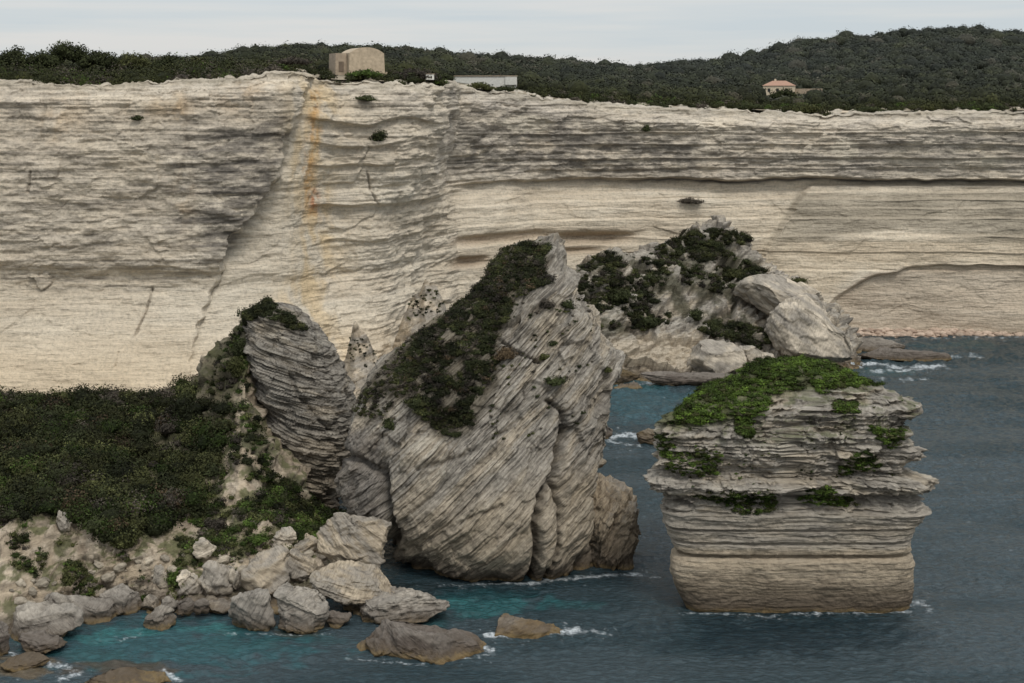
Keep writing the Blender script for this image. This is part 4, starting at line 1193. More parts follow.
# headland maquis
cover('headland_maquis', HV, HN, [(-160, 394), (0, 394), (150, 392), (172, 392), (200, 386), (222, 400), (228, 440), (214, 470), (206, 500), (198, 520), (176, 522), (160, 538), (140, 530), (128, 545), (100, 540), (80, 522), (50, 516), (0, 522), (-160, 520)],
      1350, (.6, 2.1), [(DK * .68, 5), (OL * .72, 4), (GR * .5, 1.4), (BR * .55, .9), (RED * .7, .4)], .15, 'dense dark maquis covering the top of the left headland', per=22, squash=.8, hvar=1.2, noise=(4, -.38, 7))
cover('headland_maquis', HV, HN, [[(212, 330), (240, 308), (262, 330), (245, 400), (262, 450), (300, 500), (318, 530), (300, 545), (272, 520), (240, 540), (215, 560), (190, 520), (225, 470), (236, 420), (206, 400)]],
      620, (.28, .85), [(DK * .8, 3), (OL * .9, 3), (GR * .75, 3), (BR * .7, 1)], .12, 'patchy green scrub running down the gully beside the ribbed rock', per=28, noise=(3, .0, 2))
cover('headland_maquis', HV, HN, [[(236, 395), (256, 420), (280, 478), (312, 500), (345, 515), (335, 545), (300, 525), (262, 478)]],
      420, (.3, .9), [(DK * .7, 4), (OL, 2), (GR, 2)], .13, 'dark green scrub lining the foot of the ribbed rock', per=28, noise=(3, -.3, 6))
cover('slope_scrub', HV, HN, [[(0, 520), (110, 530), (130, 560), (100, 600), (60, 590), (0, 600)], [(84, 540), (230, 540), (240, 585), (200, 600), (130, 600)], [(180, 470), (310, 500), (320, 545), (240, 560), (180, 550)]],
      420, (.22, .65), [(DK, 2), (OL, 4), (GR, 2), (BR, 1)], .11, 'small tufts scattered over the eroded bluff and slope foot', per=30, noise=(3.5, .08, 5))
cover('gully_grass', HV, HN, [(280, 480), (312, 500), (326, 535), (308, 548), (285, 530), (262, 500)], 140, (.3, .8), [(GR, 3), (DK, 2)], .12, 'green grass in the gully under the ribbed rock', per=30)
# central rock
cover('shoulder_maquis', GV, GN, [(400, 398), (396, 372), (414, 345), (440, 322), (468, 298), (486, 272), (505, 252), (530, 243), (548, 248), (540, 268), (553, 281), (520, 296), (512, 312), (497, 330), (492, 352), (500, 372), (484, 388), (474, 402), (472, 430), (452, 440), (425, 420), (412, 405)],
      2000, (.28, .8), [(DK * .7, 5), (OL * .7, 2.5), (BR * .6, 1.8), (RED * .8, .5)], .10, 'dense dark shrubs over the left shoulder of the central rock', per=34, hvar=.35, lift=.15, noise=(2.2, -.32, 4))
cover('shoulder_grass', GV, GN, [(352, 412), (368, 386), (398, 350), (424, 326), (440, 322), (410, 380), (396, 400), (380, 420)], 700, (.18, .45), [(OL * .8, 2), (BR * .7, 3), (DK, 1)], .09, 'brown dry tufts on the lower left shoulder of the central rock', per=34, noise=(2.5, -.25, 1))
cover('crown_scrub', TV, TN, [(236, 304), (262, 300), (285, 312), (306, 330), (300, 334), (280, 322), (262, 316), (246, 326), (244, 352), (236, 352)], 150, (.3, .8), [(DK * .8, 4), (OL * .8, 2)], .12, 'dark scrub fringing the top of the ribbed rock', per=30, hvar=.3)
cover('face_tufts', GV, GN, [(480, 290), (590, 300), (600, 440), (470, 445), (500, 380), (510, 330)], 90, (.15, .42), [(DK, 3), (OL, 3), (BR, 2)], .11, 'tiny tufts rooted in cracks of the central rock face', per=30, noise=(3.5, .12, 8))
# outcrop
cover('outcrop_maquis', OV, ON, [[(576, 290), (582, 266), (604, 250), (640, 262), (668, 280), (650, 292), (672, 320), (650, 336), (625, 325), (600, 330), (588, 312)], [(640, 262), (662, 246), (690, 236), (745, 262), (775, 276), (742, 282), (748, 300), (730, 296), (690, 285)], [(700, 330), (715, 318), (760, 330), (780, 336), (760, 350), (730, 348)], [(655, 250), (690, 230), (750, 232), (750, 250), (700, 262)]],
      2800, (.4, 1.1), [(DK * .75, 5), (OL * .65, 3), (BR * .5, 1.5)], .17, 'dark shrubs matting the hollows of the rocky outcrop', per=16, noise=(3.6, -.12, 3), hvar=.3, lift=.15)
# sea stack turf
cover('stack_turf', SV, SN, [[(672, 424), (684, 398), (712, 368), (790, 352), (850, 354), (890, 372), (908, 386), (880, 386), (850, 388), (815, 394), (790, 390), (772, 400), (765, 418), (740, 414), (700, 424)]],
      2600, (.22, .60), [(LIV * .8, 5), (GR * .9, 3), (OL * .8, 1.4), (LIV * .45, 2.5)], .10, 'bright green turf and low herbs on top of the sea stack', per=34, squash=.5, cat='turf')
cover('stack_turf', SV, SN, [[(664, 455), (700, 450), (722, 452), (716, 476), (692, 478), (668, 470)], [(690, 494), (745, 492), (784, 496), (770, 512), (742, 516), (715, 504)], [(784, 494), (830, 490), (858, 506), (840, 508), (800, 504)], [(832, 478), (845, 462), (868, 450), (880, 466), (860, 474)], [(868, 428), (905, 432), (900, 448), (885, 446)], [(835, 402), (858, 404), (856, 414), (836, 412)], [(656, 430), (672, 440), (676, 462), (662, 458)], [(736, 418), (752, 418), (752, 436), (738, 436)]],
      2400, (.16, .46), [(LIV * .65, 3), (GR * .8, 3), (OL * .7, 2)], .09, 'green herbs growing along the ledges of the sea stack', per=34, squash=.6, hvar=.4, lift=.6, cat='herbs')
cover('ledge_tufts', SV, SN, [(664, 400), (915, 400), (915, 500), (664, 500)], 150, (.10, .26), [(OL, 3), (GR, 2)], .08, 'sparse tufts dotted over the sea stack ledges', per=40, noise=(3, .1, 6), cat='tufts')
# mounds under the cliff
cover('mound_scrub', MV2, MN2, [(403, 300), (416, 290), (440, 290), (450, 305), (430, 318), (410, 322)], 55, (.18, .45), [(DK, 3), (OL, 2)], .14, 'dark shrubs speckling the debris mound behind the central rock', per=20)
cover('mound_scrub', MV1, MN1, [(342, 345), (350, 332), (385, 352), (388, 372), (356, 366)], 45, (.15, .35), [(DK, 3), (OL, 2)], .12, 'dark shrubs speckling the debris mound right of the ribbed rock', per=24)

# bushes one can tell apart
def nearest(V, N, px, py):
    a, b = proj(V)
    d = (a - px) ** 2 + (b - py) ** 2
    fr = (N * V).sum(-1) - N[..., 2] * H < 0
    d = np.where(fr, d, 1e9)
    idx = np.argsort(d.ravel())[:12]
    c = V.reshape(-1, 3)[idx]
    i = idx[np.argmin(c[:, 1])]
    return V.reshape(-1, 3)[i], N.reshape(-1, 3)[i]

def shrub(V, N, px, py, wpx, hpx, col, label, leaf=None, group=None, name='shrub', per=None):
    p, n = nearest(V, N, px, py)
    Y = p[1]; rx = wpx / 2 / F * Y; rz = hpx / 2 / F * Y
    # a handful of lobes so that the outline is uneven
    k = 5
    ctr = [p + n * rx * .25]; rad = [(rx * .75, rx * .75, rz * .8)]
    for i in range(k):
        a = RNG.uniform(-1, 1)
        ctr.append(p + n * rx * .25 + np.array([a * rx * .55, RNG.uniform(-.4, .2) * rx, RNG.uniform(-.4, .5) * rz])); q = RNG.uniform(.35, .6)
        rad.append((rx * q, rx * q, rz * q))
    lf = leaf or max(.09, .0011 * Y * .62)
    cols = [np.asarray(col) * RNG.uniform(.8, 1.25) for _ in range(k + 1)]
    return bushes(name, ctr, rad, cols, lf, per or .55 / lf ** 2, label, 'shrub', group, None, nmin=40, nmax=1600)

GB = 'separate shrubs on the rocks'
for a in [
 (HV, HN, 250, 314, 34, 18, DK * .8, 'dark bush crowning the spur behind the top of the ribbed rock'),
 (HV, HN, 243, 352, 26, 30, DK * .8, 'round dark bush against the left side of the ribbed rock'),
 (HV, HN, 235, 372, 26, 26, OL * .8, 'olive bush below the round dark one, left of the ribbed rock'),
 (HV, HN, 168, 402, 34, 26, BR * .9, 'grey brown leafless shrub on the headland crest'),
 (HV, HN, 12, 392, 18, 9, BR, 'grey shrub at the left end of the headland crest'),
 (HV, HN, 68, 490, 22, 30, BR * .9, 'grey dead looking shrub above the lip of the eroded bluff'),
 (HV, HN, 70, 580, 20, 20, OL, 'olive bush low on the eroded bluff above the far left slabs'),
 (HV, HN, 128, 544, 30, 26, OL * .9, 'olive shrub hanging over the right end of the bluff'),
 (HV, HN, 172, 580, 22, 22, GR * .8, 'green shrub behind the triangular boulder'),
 (HV, HN, 215, 530, 26, 24, BR * .5, 'dark hollow shrub beside the knobbly rock on the slope'),
 (HV, HN, 257, 540, 26, 16, GR, 'bright green shrub above the large pale boulder'),
 (GV, GN, 507, 354, 27, 18, RED * 1.1, 'reddish brown shrub alone on the face of the central rock'),
 (GV, GN, 555, 384, 26, 15, DK * 1.2, 'dark shrub on the right half of the central rock face'),
 (GV, GN, 553, 344, 12, 8, DK, 'small round dark shrub right of the reddish brown one'),
 (GV, GN, 545, 357, 13, 10, OL * .9, 'small olive shrub just below the small round dark one'),
 (GV, GN, 568, 305, 16, 14, DK, 'dark shrub in the notch near the right edge of the central rock'),
 (GV, GN, 548, 304, 18, 14, BR * .7, 'brownish shrub below the summit spike of the central rock'),
 (GV, GN, 608, 371, 11, 10, OL, 'olive tuft on the right nose of the central rock'),
 (GV, GN, 391, 427, 17, 18, DK * 1.1, 'round bush at the lower left of the central rock'),
 (GV, GN, 417, 408, 14, 16, DK, 'dark bush at the lower end of the shoulder scrub'),
 (GV, GN, 540, 246, 26, 7, OL * .8, 'low bush on the very top of the central rock'),
 (OV, ON, 622, 298, 30, 22, DK, 'dark bush in the left hollow of the outcrop'),
 (OV, ON, 650, 324, 28, 17, DK, 'rounded dark bush low on the left part of the outcrop'),
 (OV, ON, 697, 318, 20, 16, DK, 'dark bush under the bare rib in the middle of the outcrop'),
 (OV, ON, 734, 276, 22, 16, OL * .8, 'olive bush left of the wedge shaped boulder'),
 (OV, ON, 798, 282, 24, 8, OL * .8, 'low bush on top of the wedge shaped boulder'),
 (CV, CN, 380, 137, 20, 17, DK, 'dark bush clinging to the cliff ledge below the blockhouse'),
 (CV, CN, 137, 119, 15, 7, DK, 'small dark shrub alone on the left cliff wall'),
 (CV, CN, 365, 99, 26, 9, DK * 1.3, 'flat shrub on the cliff top ledge under the blockhouse'),
 (CV, CN, 646, 130, 9, 12, DK * 1.5, 'small shrub on the upper face of the right wall'),
 (CV, CN, 691, 200, 26, 9, BR * .8, 'brown tuft on the cliff above the outcrop summit'),
]:
    shrub(*a, group=GB)

GT = 'separate bushes on the cliff rim'
def rim_bush(px, base_py, w, h, col, label, back=5, name='rim_bush', trunk=False):
    u = np.array([float(px)]); Y = float(y_base(u)[0]) + 4 + back
    rx = w / 2 / F * Y; hz = h / F * Y
    z0 = H - (base_py - YH) / F * Y
    x0 = (px - 512) / F * Y
    ctr, rad, cols = [], [], []
    k = 7
    for i in range(k):
        a = (i / (k - 1) - .5) * 1.5
        q = RNG.uniform(.38, .55)
        ctr.append((x0 + a * rx * .8, Y + RNG.uniform(-.5, .5) * rx * .5, z0 + hz * (RNG.uniform(.4, .66) if abs(a) < .5 else RNG.uniform(.28, .42))))
        rad.append((rx * q, rx * q, hz * RNG.uniform(.32, .42))); cols.append(np.asarray(col) * RNG.uniform(.8, 1.25))
    lf = .22
    bushes(name, ctr, rad, cols, lf, .6 / lf ** 2, label, 'bush', GT, None, nmin=60, nmax=900)
for a in [
 (68, 68, 42, 29, DK, 'tallest round tree like bush on the left cliff rim', 14),
 (12, 70, 36, 23, DK, 'dark bush at the left end of the rim', 12),
 (42, 70, 38, 21, DK * 1.1, 'bush between the left end and the tallest one', 12),
 (98, 72, 42, 25, DK, 'wide bush just right of the tallest one', 12),
 (132, 74, 40, 22, OL * .8, 'olive bush at a third of the left rim', 12),
 (166, 76, 40, 22, DK, 'dark bush right of the olive one on the left rim', 11),
 (200, 77, 36, 21, OL * .7, 'dark olive bush nearing the right end of the left rim', 11),
 (228, 78, 30, 20, DK, 'last tall bush before the bare rim', 11),
 (52, 85, 30, 10, DK, 'low dark bush hanging over the rim at the left', 0),
 (237, 82, 18, 10, OL, 'small bush at the edge beside the bare rim', 1),
 (20, 82, 34, 9, OL, 'low mound bush at the rim near the left edge', 1),
 (105, 85, 34, 9, BR * .6, 'brownish low bush at the rim below the wide bush', 1),
 (155, 84, 30, 10, DK, 'low dark bush at the rim below the olive bush', 1),
 (295, 66, 34, 10, BR * .6, 'heather coloured bush left of the blockhouse', 6),
 (365, 78, 32, 9, GR * .8, 'bright green bush in front of the blockhouse', 4),
 (415, 84, 50, 16, BR * .45, 'wide dark bush between blockhouse and long wall', 8),
 (445, 82, 22, 9, DK, 'dark bush at the left end of the long wall', 9),
 (480, 92, 30, 10, OL, 'olive bush on the rim below the long wall', 4),
 (505, 93, 22, 8, DK, 'small dark bush on the rim below the right end of the long wall', 3),
 (612, 108, 18, 9, BR * .7, 'brown bush overhanging the rim left of the hill', 2),
 (748, 111, 26, 9, DK * 1.2, 'dark bush on the rim left of the orange roofed house', 5),
 (808, 117, 36, 14, OL * .8, 'rounded bush cluster on the rim below the orange roofed house', 4),
 (870, 114, 34, 8, DK * 1.2, 'flat dark bush on the pale rim strip', 5),
 (925, 113, 34, 10, OL * .8, 'olive bush on the rim at the right', 5),
 (985, 112, 40, 10, DK * 1.2, 'dark bush on the rim near the right edge', 6),
]:
    rim_bush(*a)

# ------------------------------------------------------------------ buildings
M_STONE = plain_mat('old_stone', (.42, .34, .24), .05, 1.5)
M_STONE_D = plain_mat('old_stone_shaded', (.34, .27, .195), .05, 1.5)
M_RENDER = plain_mat('cream_render', (.62, .52, .38), .01, 2)
M_TILE = plain_mat('clay_tiles', (.36, .215, .15), .06, 5)
M_WHITE = plain_mat('white_wall', (.58, .57, .52), .01, 2, vary=.15)
M_BROWN = plain_mat('doorway_shade', (.16, .12, .085), .0, 2)
M_DARK = plain_mat('dark_opening', (.03, .03, .03), .0, 2)

def bm_obj(name, bm, mat, parent=None, loc=None, rz=0):
    bmesh.ops.recalc_face_normals(bm, faces=bm.faces)
    me = bpy.data.meshes.new(name); bm.to_mesh(me); bm.free(); me.materials.append(mat)
    o = bpy.data.objects.new(name, me); COL.objects.link(o)
    if parent: o.parent = parent
    if loc is not None: o.location = loc; o.rotation_euler = (0, 0, rz)
    return o
def box(bm, x0, x1, y0, y1, z0, z1, bat=0.0):
    vs = [bm.verts.new(p) for p in [(x0, y0, z0), (x1, y0, z0), (x1, y1, z0), (x0, y1, z0), (x0 + bat, y0 + bat, z1), (x1 - bat, y0 + bat, z1), (x1 - bat, y1 - bat, z1), (x0 + bat, y1 - bat, z1)]]
    for q in ((3, 2, 1, 0), (4, 5, 6, 7), (0, 1, 5, 4), (1, 2, 6, 5), (2, 3, 7, 6), (3, 0, 4, 7)): bm.faces.new([vs[i] for i in q])
    return vs
def empty(name, loc, rz=0):
    o = bpy.data.objects.new(name, None); COL.objects.link(o); o.location = loc; o.rotation_euler = (0, 0, rz); return o

def blockhouse():
    Y = 312.; k = Y / F
    p = P(362, 71, Y)
    root = empty('blockhouse', (p[0], p[1], p[2] - 1.2), math.radians(24))
    tag(root, 'square old stone blockhouse with a low vaulted roof on the cliff top', 'building')
    W, D, Hh = 8.4, 7.4, 5.1
    bm = bmesh.new(); box(bm, -W / 2, W / 2, -D / 2, D / 2, -1, Hh, .22)
    bmesh.ops.bevel(bm, geom=bm.edges[:], offset=.06, segments=2)
    bm_obj('wall', bm, M_STONE, root)
    # vaulted roof: segmental barrel, axis away from the camera side
    bm = bmesh.new(); n = 14; a = []; b = []
    for i in range(n + 1):
        t = i / n * 2 - 1
        xx = t * (W / 2 - .3); zz = Hh + .02 + 1.25 * (1 - abs(t) ** 2.3)
        a.append(bm.verts.new((xx, -D / 2 + .24, zz))); b.append(bm.verts.new((xx, D / 2 - .24, zz)))
    for i in range(n): bm.faces.new([a[i], a[i + 1], b[i + 1], b[i]])
    bm.faces.new(a); bm.faces.new(b[::-1])
    bm_obj('roof', bm, M_STONE, root)
    bm = bmesh.new(); box(bm, -W / 2 - 2.6, -W / 2 + .1, -D / 2 + 1.6, D / 2 - .6, -1, Hh - .05, .12)
    bm_obj('side_wing', bm, M_STONE_D, root)
    bm = bmesh.new(); box(bm, -W / 2 - 1.8, -W / 2 - .7, -D / 2 + 1.5, -D / 2 + 1.9, 1.0, 3.2)
    bm_obj('doorway', bm, M_BROWN, root)
    bm = bmesh.new()
    box(bm, W / 2 + .2, W / 2 + .9, -D / 2 + 1, -D / 2 + 2.2, -1, 1.0, .05)
    bm_obj('low_pier', bm, M_STONE, root)
blockhouse()

def long_wall():
    Y = 404.; p0 = P(453, 82, Y); p1 = P(517, 82.5, Y)
    L = p1[0] - p0[0]
    root = empty('long_wall', tuple(p0 + np.array([0, 0, -.8])))
    tag(root, 'long low white walled hut half hidden in scrub on the plateau', 'building')
    bm = bmesh.new(); box(bm, 0, L, 0, 4, -1, 2.45); bmesh.ops.bevel(bm, geom=bm.edges[:], offset=.04)
    bm_obj('wall', bm, M_WHITE, root)
    bm = bmesh.new(); box(bm, -.25, L + .2, -.3, 4.3, 2.453, 2.66)
    bm_obj('roof_slab', bm, M_STONE_D, root)
    bm = bmesh.new()
    box(bm, L - 3.4, L - .1, -.6, -.003, 0, 2.2)
    bm_obj('end_bay', bm, M_WHITE, root)
long_wall()

def small_hut():
    Y = 304.; p = P(430, 77, Y)
    root = empty('small_shed', tuple(p + np.array([0, 0, -.6])), .1)
    tag(root, 'tiny pale concrete shed among dark bushes left of the long hut', 'shed')
    bm = bmesh.new(); box(bm, -.9, .9, 0, 1.8, 0, 1.2); bm_obj('wall', bm, M_WHITE, root)
    bm = bmesh.new(); box(bm, -1.05, 1.05, -.1, 1.9, 1.203, 1.33); bm_obj('roof_slab', bm, M_STONE_D, root)
small_hut()

def house():
    Y = 470.
    p0 = P(765, 95.5, Y); k = Y / F
    root = empty('house', tuple(p0 + np.array([16 * k, 3, .1])), math.radians(-14))
    tag(root, 'cream single storey house with orange tiled roof on the hillside', 'house')
    W, D, h = 31 * k, 7, 3.2
    bm = bmesh.new(); box(bm, -W / 2, W / 2, -D / 2, D / 2, 0, h)
    bm_obj('wall', bm, M_RENDER, root)
    bm = bmesh.new(); e = .35
    z0, z1 = h + .003, h + 1.7
    v = [bm.verts.new(q) for q in [(-W / 2 - e, -D / 2 - e, z0), (W / 2 + e, -D / 2 - e, z0), (W / 2 + e, D / 2 + e, z0), (-W / 2 - e, D / 2 + e, z0), (-W / 2 + 3, 0, z1), (W / 2 - 3, 0, z1)]]
    for q in ((0, 1, 5, 4), (2, 3, 4, 5), (1, 2, 5), (3, 0, 4), (3, 2, 1, 0)): bm.faces.new([v[i] for i in q])
    rf = bm_obj('roof', bm, M_TILE, root)
    bm = bmesh.new(); box(bm, -1.6, -1.0, -.3, .3, h + 1.3, h + 2.3); bm_obj('chimney', bm, M_RENDER, rf)
    for xx in (-3.2, -.4, 2.6):
        bm = bmesh.new(); box(bm, xx - .45, xx + .45, -D / 2 - .03, -D / 2 + .1, 1.1, 2.3); bm_obj('window', bm, M_DARK, root)
    bm = bmesh.new(); box(bm, W / 2 + .02, W / 2 + 9, -1, 1.2, .5, 2.2)
    bm_obj('annex', bm, M_STONE_D, root)
house()
for px, py, lb in ((1001, 41, 'pale hut just below the crest of the hill at the right'),):
    Y = 780. if py < 60 else 560.
    p = P(px, py, Y); root = empty('hill_hut', tuple(p + np.array([0, -14, -2.0])), .2); tag(root, lb, 'hut')
    s = 1.0 if py < 60 else .55
    bm = bmesh.new(); box(bm, -2.2 * s, 2.2 * s, 0, 3, 0, 3.4 * s); bm_obj('wall', bm, M_WHITE, root)
    bm = bmesh.new(); box(bm, -2.4 * s, 2.4 * s, -.2, 3.2, 3.403 * s, 3.7 * s); bm_obj('roof_slab', bm, M_STONE_D, root)

# bushes standing before the house
def house_bush():
    Y = 460.; p = P(782, 97, Y)
    C = [p + np.array([a, 0, b]) for a, b in ((-2.6, .2), (-1, .7), (.8, 1.2), (2.4, .9), (4, .1))]
    bushes('garden_bush', C, [(1.7, 1.5, 1.7)] * 5, [DK] * 5, .35, 6, 'dark rounded bush in front of the orange roofed house', 'bush')
house_bush()

# ------------------------------------------------------------------ SEA
def sea():
    us = np.concatenate([np.arange(-500, -20, 6.), np.arange(-20, 1046, 1.15), np.arange(1046, 1600, 6.)])
    pys = np.concatenate([np.arange(300, 328, 2.), np.arange(328, 700, .62), np.arange(700, 900, 6.), np.arange(900, 1500, 40.)])
    U, PY = np.meshgrid(us, pys)
    Y = H * F / (PY - YH); X = (U - 512) / F * Y
    # wind ripples, small sea
    h = .11 * pn(X / 3.6 + Y / 14, Y / 1.7 - X / 12, 1) + .075 * pn(X / 1.6 - Y / 9, Y / .85, 5) + .05 * pn(X / .8 + 9, Y / .55, 9)
    h = h + .10 * pn(X / 9 + 3, Y / 5, 2)
    fade = np.interp(Y, [100, 180, 260, 400], [1, 1, 1.5, 2.2])
    h = h * fade
    gust = sst(-.5, .6, fbm(X / 30, Y / 14, 3, 3)); h = h * (1.2 + 1.3 * gust)
    V = np.stack([X, Y, h], -1).astype(np.float32)
    c = np.broadcast_to(np.array([.034, .052, .060], np.float32), V.shape).copy()
    c = mixc(c, np.array([.015, .032, .039]), sst(-.3, .6, fbm(X / 35 + 2, Y / 12, 0, 3)) * .8)
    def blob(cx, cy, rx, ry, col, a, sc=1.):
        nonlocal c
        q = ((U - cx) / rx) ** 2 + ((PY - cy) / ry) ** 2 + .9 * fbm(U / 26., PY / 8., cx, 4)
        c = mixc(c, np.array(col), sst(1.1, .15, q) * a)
    TE = (.020, .072, .076); TQ = (.030, .12, .122)
    blob(170, 645, 170, 30, (.022, .075, .085), .8)
    for b in ((130, 632, 40, 5, TQ, .8), (100, 640, 30, 6, TQ, .6), (215, 630, 40, 6, TQ, .6), (220, 626, 14, 4, TQ, .8), (90, 655, 40, 7, TE, .6), (240, 645, 60, 8, TE, .5), (320, 640, 30, 8, TE, .4)): blob(*b)
    blob(480, 603, 90, 14, (.020, .085, .09), .8)
    for b in ((470, 612, 34, 6, TE, .9), (430, 622, 40, 6, TE, .6), (580, 606, 30, 6, TE, .45), (460, 600, 20, 3, TQ, .35)): blob(*b)
    blob(640, 400, 60, 30, (.032, .080, .095), .7)
    for b in ((640, 386, 34, 6, TE, .7), (720, 392, 30, 5, TE, .4), (870, 372, 60, 5, TE, .35), (960, 345, 60, 5, TE, .3)): blob(*b)
    # brown shallows lower left
    for b in ((120, 668, 70, 8, (.06, .04, .02), .7), (20, 668, 40, 14, (.12, .085, .045), .7), (300, 632, 30, 5, (.05, .05, .035), .6), (400, 600, 30, 5, (.03, .035, .03), .7)): blob(*b)
    # stack's reflection painted into the sea colour; darker too under the central rock's overhang
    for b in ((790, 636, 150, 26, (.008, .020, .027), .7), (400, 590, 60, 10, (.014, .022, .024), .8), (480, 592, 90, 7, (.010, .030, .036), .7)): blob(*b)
    # foam
    fo = np.zeros_like(X, dtype=np.float32)
    def foam(line, w, dens, sx=7., sy=2.2):
        nonlocal fo
        d = poly_dist(U, PY, line)
        n = fbm(U / sx, PY / sy, w * 3.3, 5, .62)
        fo = np.maximum(fo, .8 * sst(-.15, .95, dens * np.exp(-(d / w) ** 2) + .6 * n - .42) * (d < 4 * w))
    foam([(486, 636), (520, 634), (560, 632), (578, 629)], 3.0, 1.15)
    foam([(478, 645), (492, 652)], 3.0, .95)
    foam([(560, 630), (600, 632), (612, 634)], 2.0, .75)
    foam([(540, 582), (575, 578), (600, 576), (640, 574)], 2.4, .85)
    foam([(440, 586), (540, 583)], 1.4, .6)
    foam([(684, 613), (760, 616), (840, 614), (912, 611)], 1.4, .62)
    foam([(908, 606), (922, 602), (930, 610)], 3.6, .6)
    foam([(640, 575), (660, 578)], 1.6, .5)
    foam([(612, 438), (630, 434), (648, 440)], 2.4, 1.05)
    foam([(604, 440), (640, 446)], 1.5, .7)
    foam([(590, 384), (640, 384), (700, 380), (745, 372)], 1.7, 1.0)
    foam([(860, 363), (900, 367), (945, 366)], 1.7, 1.0); foam([(870, 372), (935, 368)], 1.3, .9)
    foam([(880, 378), (925, 380)], 1.1, .7); foam([(850, 362), (862, 368)], 2.0, 1.0); foam([(945, 358), (985, 356)], 1.1, .7)
    foam([(890, 340), (960, 338), (1024, 337)], .9, .5)
    foam([(0, 650), (40, 662), (70, 668)], 3.0, .75); foam([(80, 672), (60, 680)], 3, .8); foam([(165, 672), (180, 680)], 3.0, .9)
    foam([(120, 640), (140, 634)], 1.6, .7); foam([(20, 690), (100, 690)], 3, .6)
    foam([(228, 634), (330, 634)], 1.2, .5); foam([(346, 658), (420, 664), (492, 655)], 1.5, .45)
    # rare whitecaps
    wc = sst(.95, 1.2, fbm(U / 16., PY / 2.4, 77, 4, .6)) * .2
    fo = np.maximum(fo, wc * sst(700, 400, PY) * (PY > 380))
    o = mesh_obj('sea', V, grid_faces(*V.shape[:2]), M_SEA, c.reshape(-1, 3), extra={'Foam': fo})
    tag(o, 'slate blue rippled sea with turquoise shallows by the rocks', 'sea', kind='structure')

m, nt, b, out = new_mat('sea_water')
att = N_(nt, 'ShaderNodeAttribute', attribute_name='Col'); fa = N_(nt, 'ShaderNodeAttribute', attribute_name='Foam')
geo = N_(nt, 'ShaderNodeNewGeometry')
mp = N_(nt, 'ShaderNodeMapping'); mp.inputs['Scale'].default_value = (.9, 2.0, 1)
nt.links.new(geo.outputs['Position'], mp.inputs[0])
n1 = N_(nt, 'ShaderNodeTexNoise'); n1.inputs['Scale'].default_value = 1.1; n1.inputs['Detail'].default_value = 6; n1.inputs['Roughness'].default_value = .62
nt.links.new(mp.outputs[0], n1.inputs[0])
r = ramp(nt, n1.outputs[0], [(.35, g4(.72)), (.65, g4(1.3))])
nt.links.new(mixrgb(nt, 'MULTIPLY', 1.0, att.outputs[0], r.outputs[0]), b.inputs['Base Color'])
b.inputs['Roughness'].default_value = .12; b.inputs['IOR'].default_value = 1.33; b.inputs['Specular IOR Level'].default_value = .42
bp = N_(nt, 'ShaderNodeBump'); bp.inputs['Distance'].default_value = .42; bp.inputs['Strength'].default_value = .9
nt.links.new(n1.outputs[0], bp.inputs['Height']); nt.links.new(bp.outputs[0], b.inputs['Normal'])
fd = N_(nt, 'ShaderNodeBsdfDiffuse'); fd.inputs[0].default_value = (.62, .66, .68, 1)
mx = N_(nt, 'ShaderNodeMixShader')
fn = N_(nt, 'ShaderNodeTexNoise'); fn.inputs['Scale'].default_value = 3.0; fn.inputs['Detail'].default_value = 5
nt.links.new(geo.outputs['Position'], fn.inputs[0])
fr_ = ramp(nt, fn.outputs[0], [(.38, g4(.35)), (.6, g4(1))])
fm = N_(nt, 'ShaderNodeMath', operation='MULTIPLY'); nt.links.new(fa.outputs['Fac'], fm.inputs[0]); nt.links.new(fr_.outputs[0], fm.inputs[1])
nt.links.new(fm.outputs[0], mx.inputs[0]); nt.links.new(b.outputs[0], mx.inputs[1]); nt.links.new(fd.outputs[0], mx.inputs[2])
nt.links.new(mx.outputs[0], out.inputs[0])
M_SEA = m
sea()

# ------------------------------------------------------------------ sky and light
SUN_EL, SUN_AZ = 52.0, 158.0      # azimuth clockwise from +Y (north): behind the camera, a little to the right is < 180
w = bpy.data.worlds.new('World'); SC.world = w; w.use_nodes = True
nt = w.node_tree
for n in list(nt.nodes): nt.nodes.remove(n)
out = N_(nt, 'ShaderNodeOutputWorld')
sky = N_(nt, 'ShaderNodeTexSky'); sky.sky_type = 'NISHITA'; sky.sun_disc = False
sky.sun_elevation = math.radians(SUN_EL); sky.sun_rotation = math.radians(SUN_AZ); sky.dust_density = 3
bg1 = N_(nt, 'ShaderNodeBackground'); bg1.inputs[1].default_value = .09
nt.links.new(sky.outputs[0], bg1.inputs[0])
tc = N_(nt, 'ShaderNodeTexCoord'); sp = N_(nt, 'ShaderNodeSeparateXYZ'); nt.links.new(tc.outputs['Generated'], sp.inputs[0])
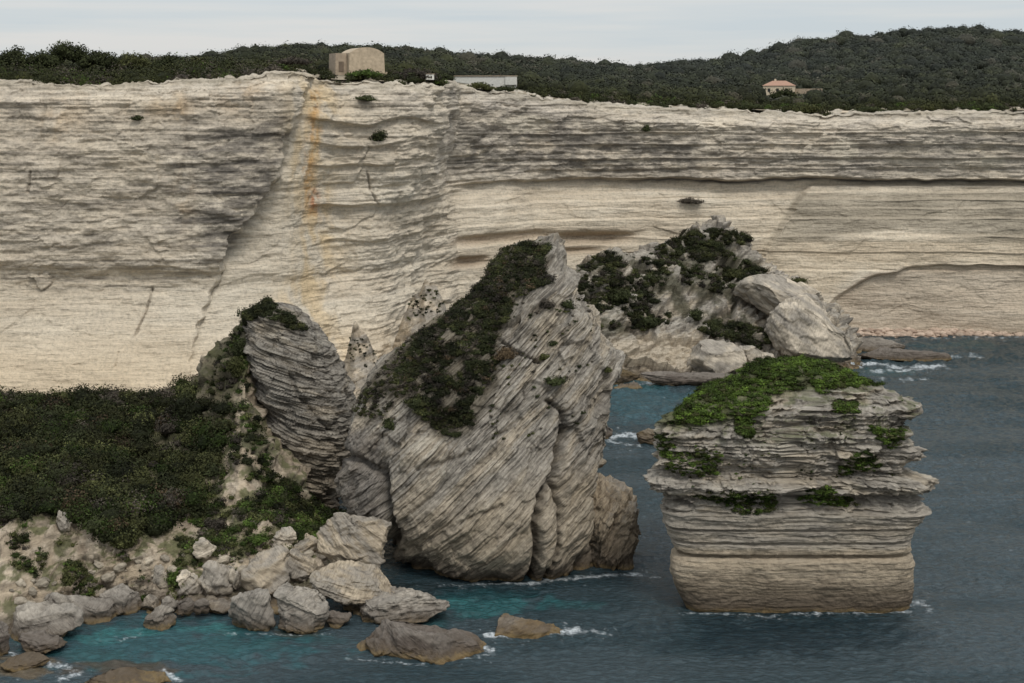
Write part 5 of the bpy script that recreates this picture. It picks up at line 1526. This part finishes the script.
el = ramp(nt, sp.outputs[2], [(0, (.72, .725, .72, 1)), (.03, (.74, .76, .765, 1)), (.08, (.74, .76, .775, 1)), (.4, (.95, .97, 1.0, 1)), (1, (1.35, 1.38, 1.42, 1))])
mp = N_(nt, 'ShaderNodeMapping'); mp.inputs['Scale'].default_value = (3.5, 3.5, 60)
nt.links.new(tc.outputs['Generated'], mp.inputs[0])
cn = N_(nt, 'ShaderNodeTexNoise'); cn.inputs['Scale'].default_value = 1.0; cn.inputs['Detail'].default_value = 5; cn.inputs['Roughness'].default_value = .5
nt.links.new(mp.outputs[0], cn.inputs[0])
cr = ramp(nt, cn.outputs[0], [(.36, (.88, .945, .985, 1)), (.5, (.98, 1.0, 1.0, 1)), (.62, (1.07, 1.04, 1.01, 1))])
cc = mixrgb(nt, 'MULTIPLY', 1.0, el.outputs[0], cr.outputs[0])
bg2 = N_(nt, 'ShaderNodeBackground'); bg2.inputs[1].default_value = .97
nt.links.new(cc, bg2.inputs[0])
mx = N_(nt, 'ShaderNodeMixShader'); mx.inputs[0].default_value = .88
nt.links.new(bg1.outputs[0], mx.inputs[1]); nt.links.new(bg2.outputs[0], mx.inputs[2]); nt.links.new(mx.outputs[0], out.inputs[0])

ld = bpy.data.lights.new('sun', 'SUN'); ld.energy = 1.6; ld.angle = math.radians(14); ld.color = (1, .955, .89)
lo = bpy.data.objects.new('sun', ld); COL.objects.link(lo)
az, eli = math.radians(SUN_AZ), math.radians(SUN_EL)
dirv = Vector((math.sin(az) * math.cos(eli), math.cos(az) * math.cos(eli), math.sin(eli)))
lo.rotation_euler = dirv.to_track_quat('Z', 'Y').to_euler(); lo.location = (0, -20, 120)

# ------------------------------------------------------------------ camera
cd = bpy.data.cameras.new('camera'); cam = bpy.data.objects.new('camera', cd); COL.objects.link(cam)
cam.location = (0, 0, H); cam.rotation_euler = (math.radians(90), 0, 0)
cd.sensor_width = 36; cd.lens = F / 1024 * 36
cd.shift_y = -(341.5 - YH) / 1024; cd.clip_start = .5; cd.clip_end = 6000
SC.camera = cam
SC.view_settings.view_transform = 'Standard'; SC.view_settings.look = 'None'; SC.view_settings.exposure = 0; SC.view_settings.gamma = 1
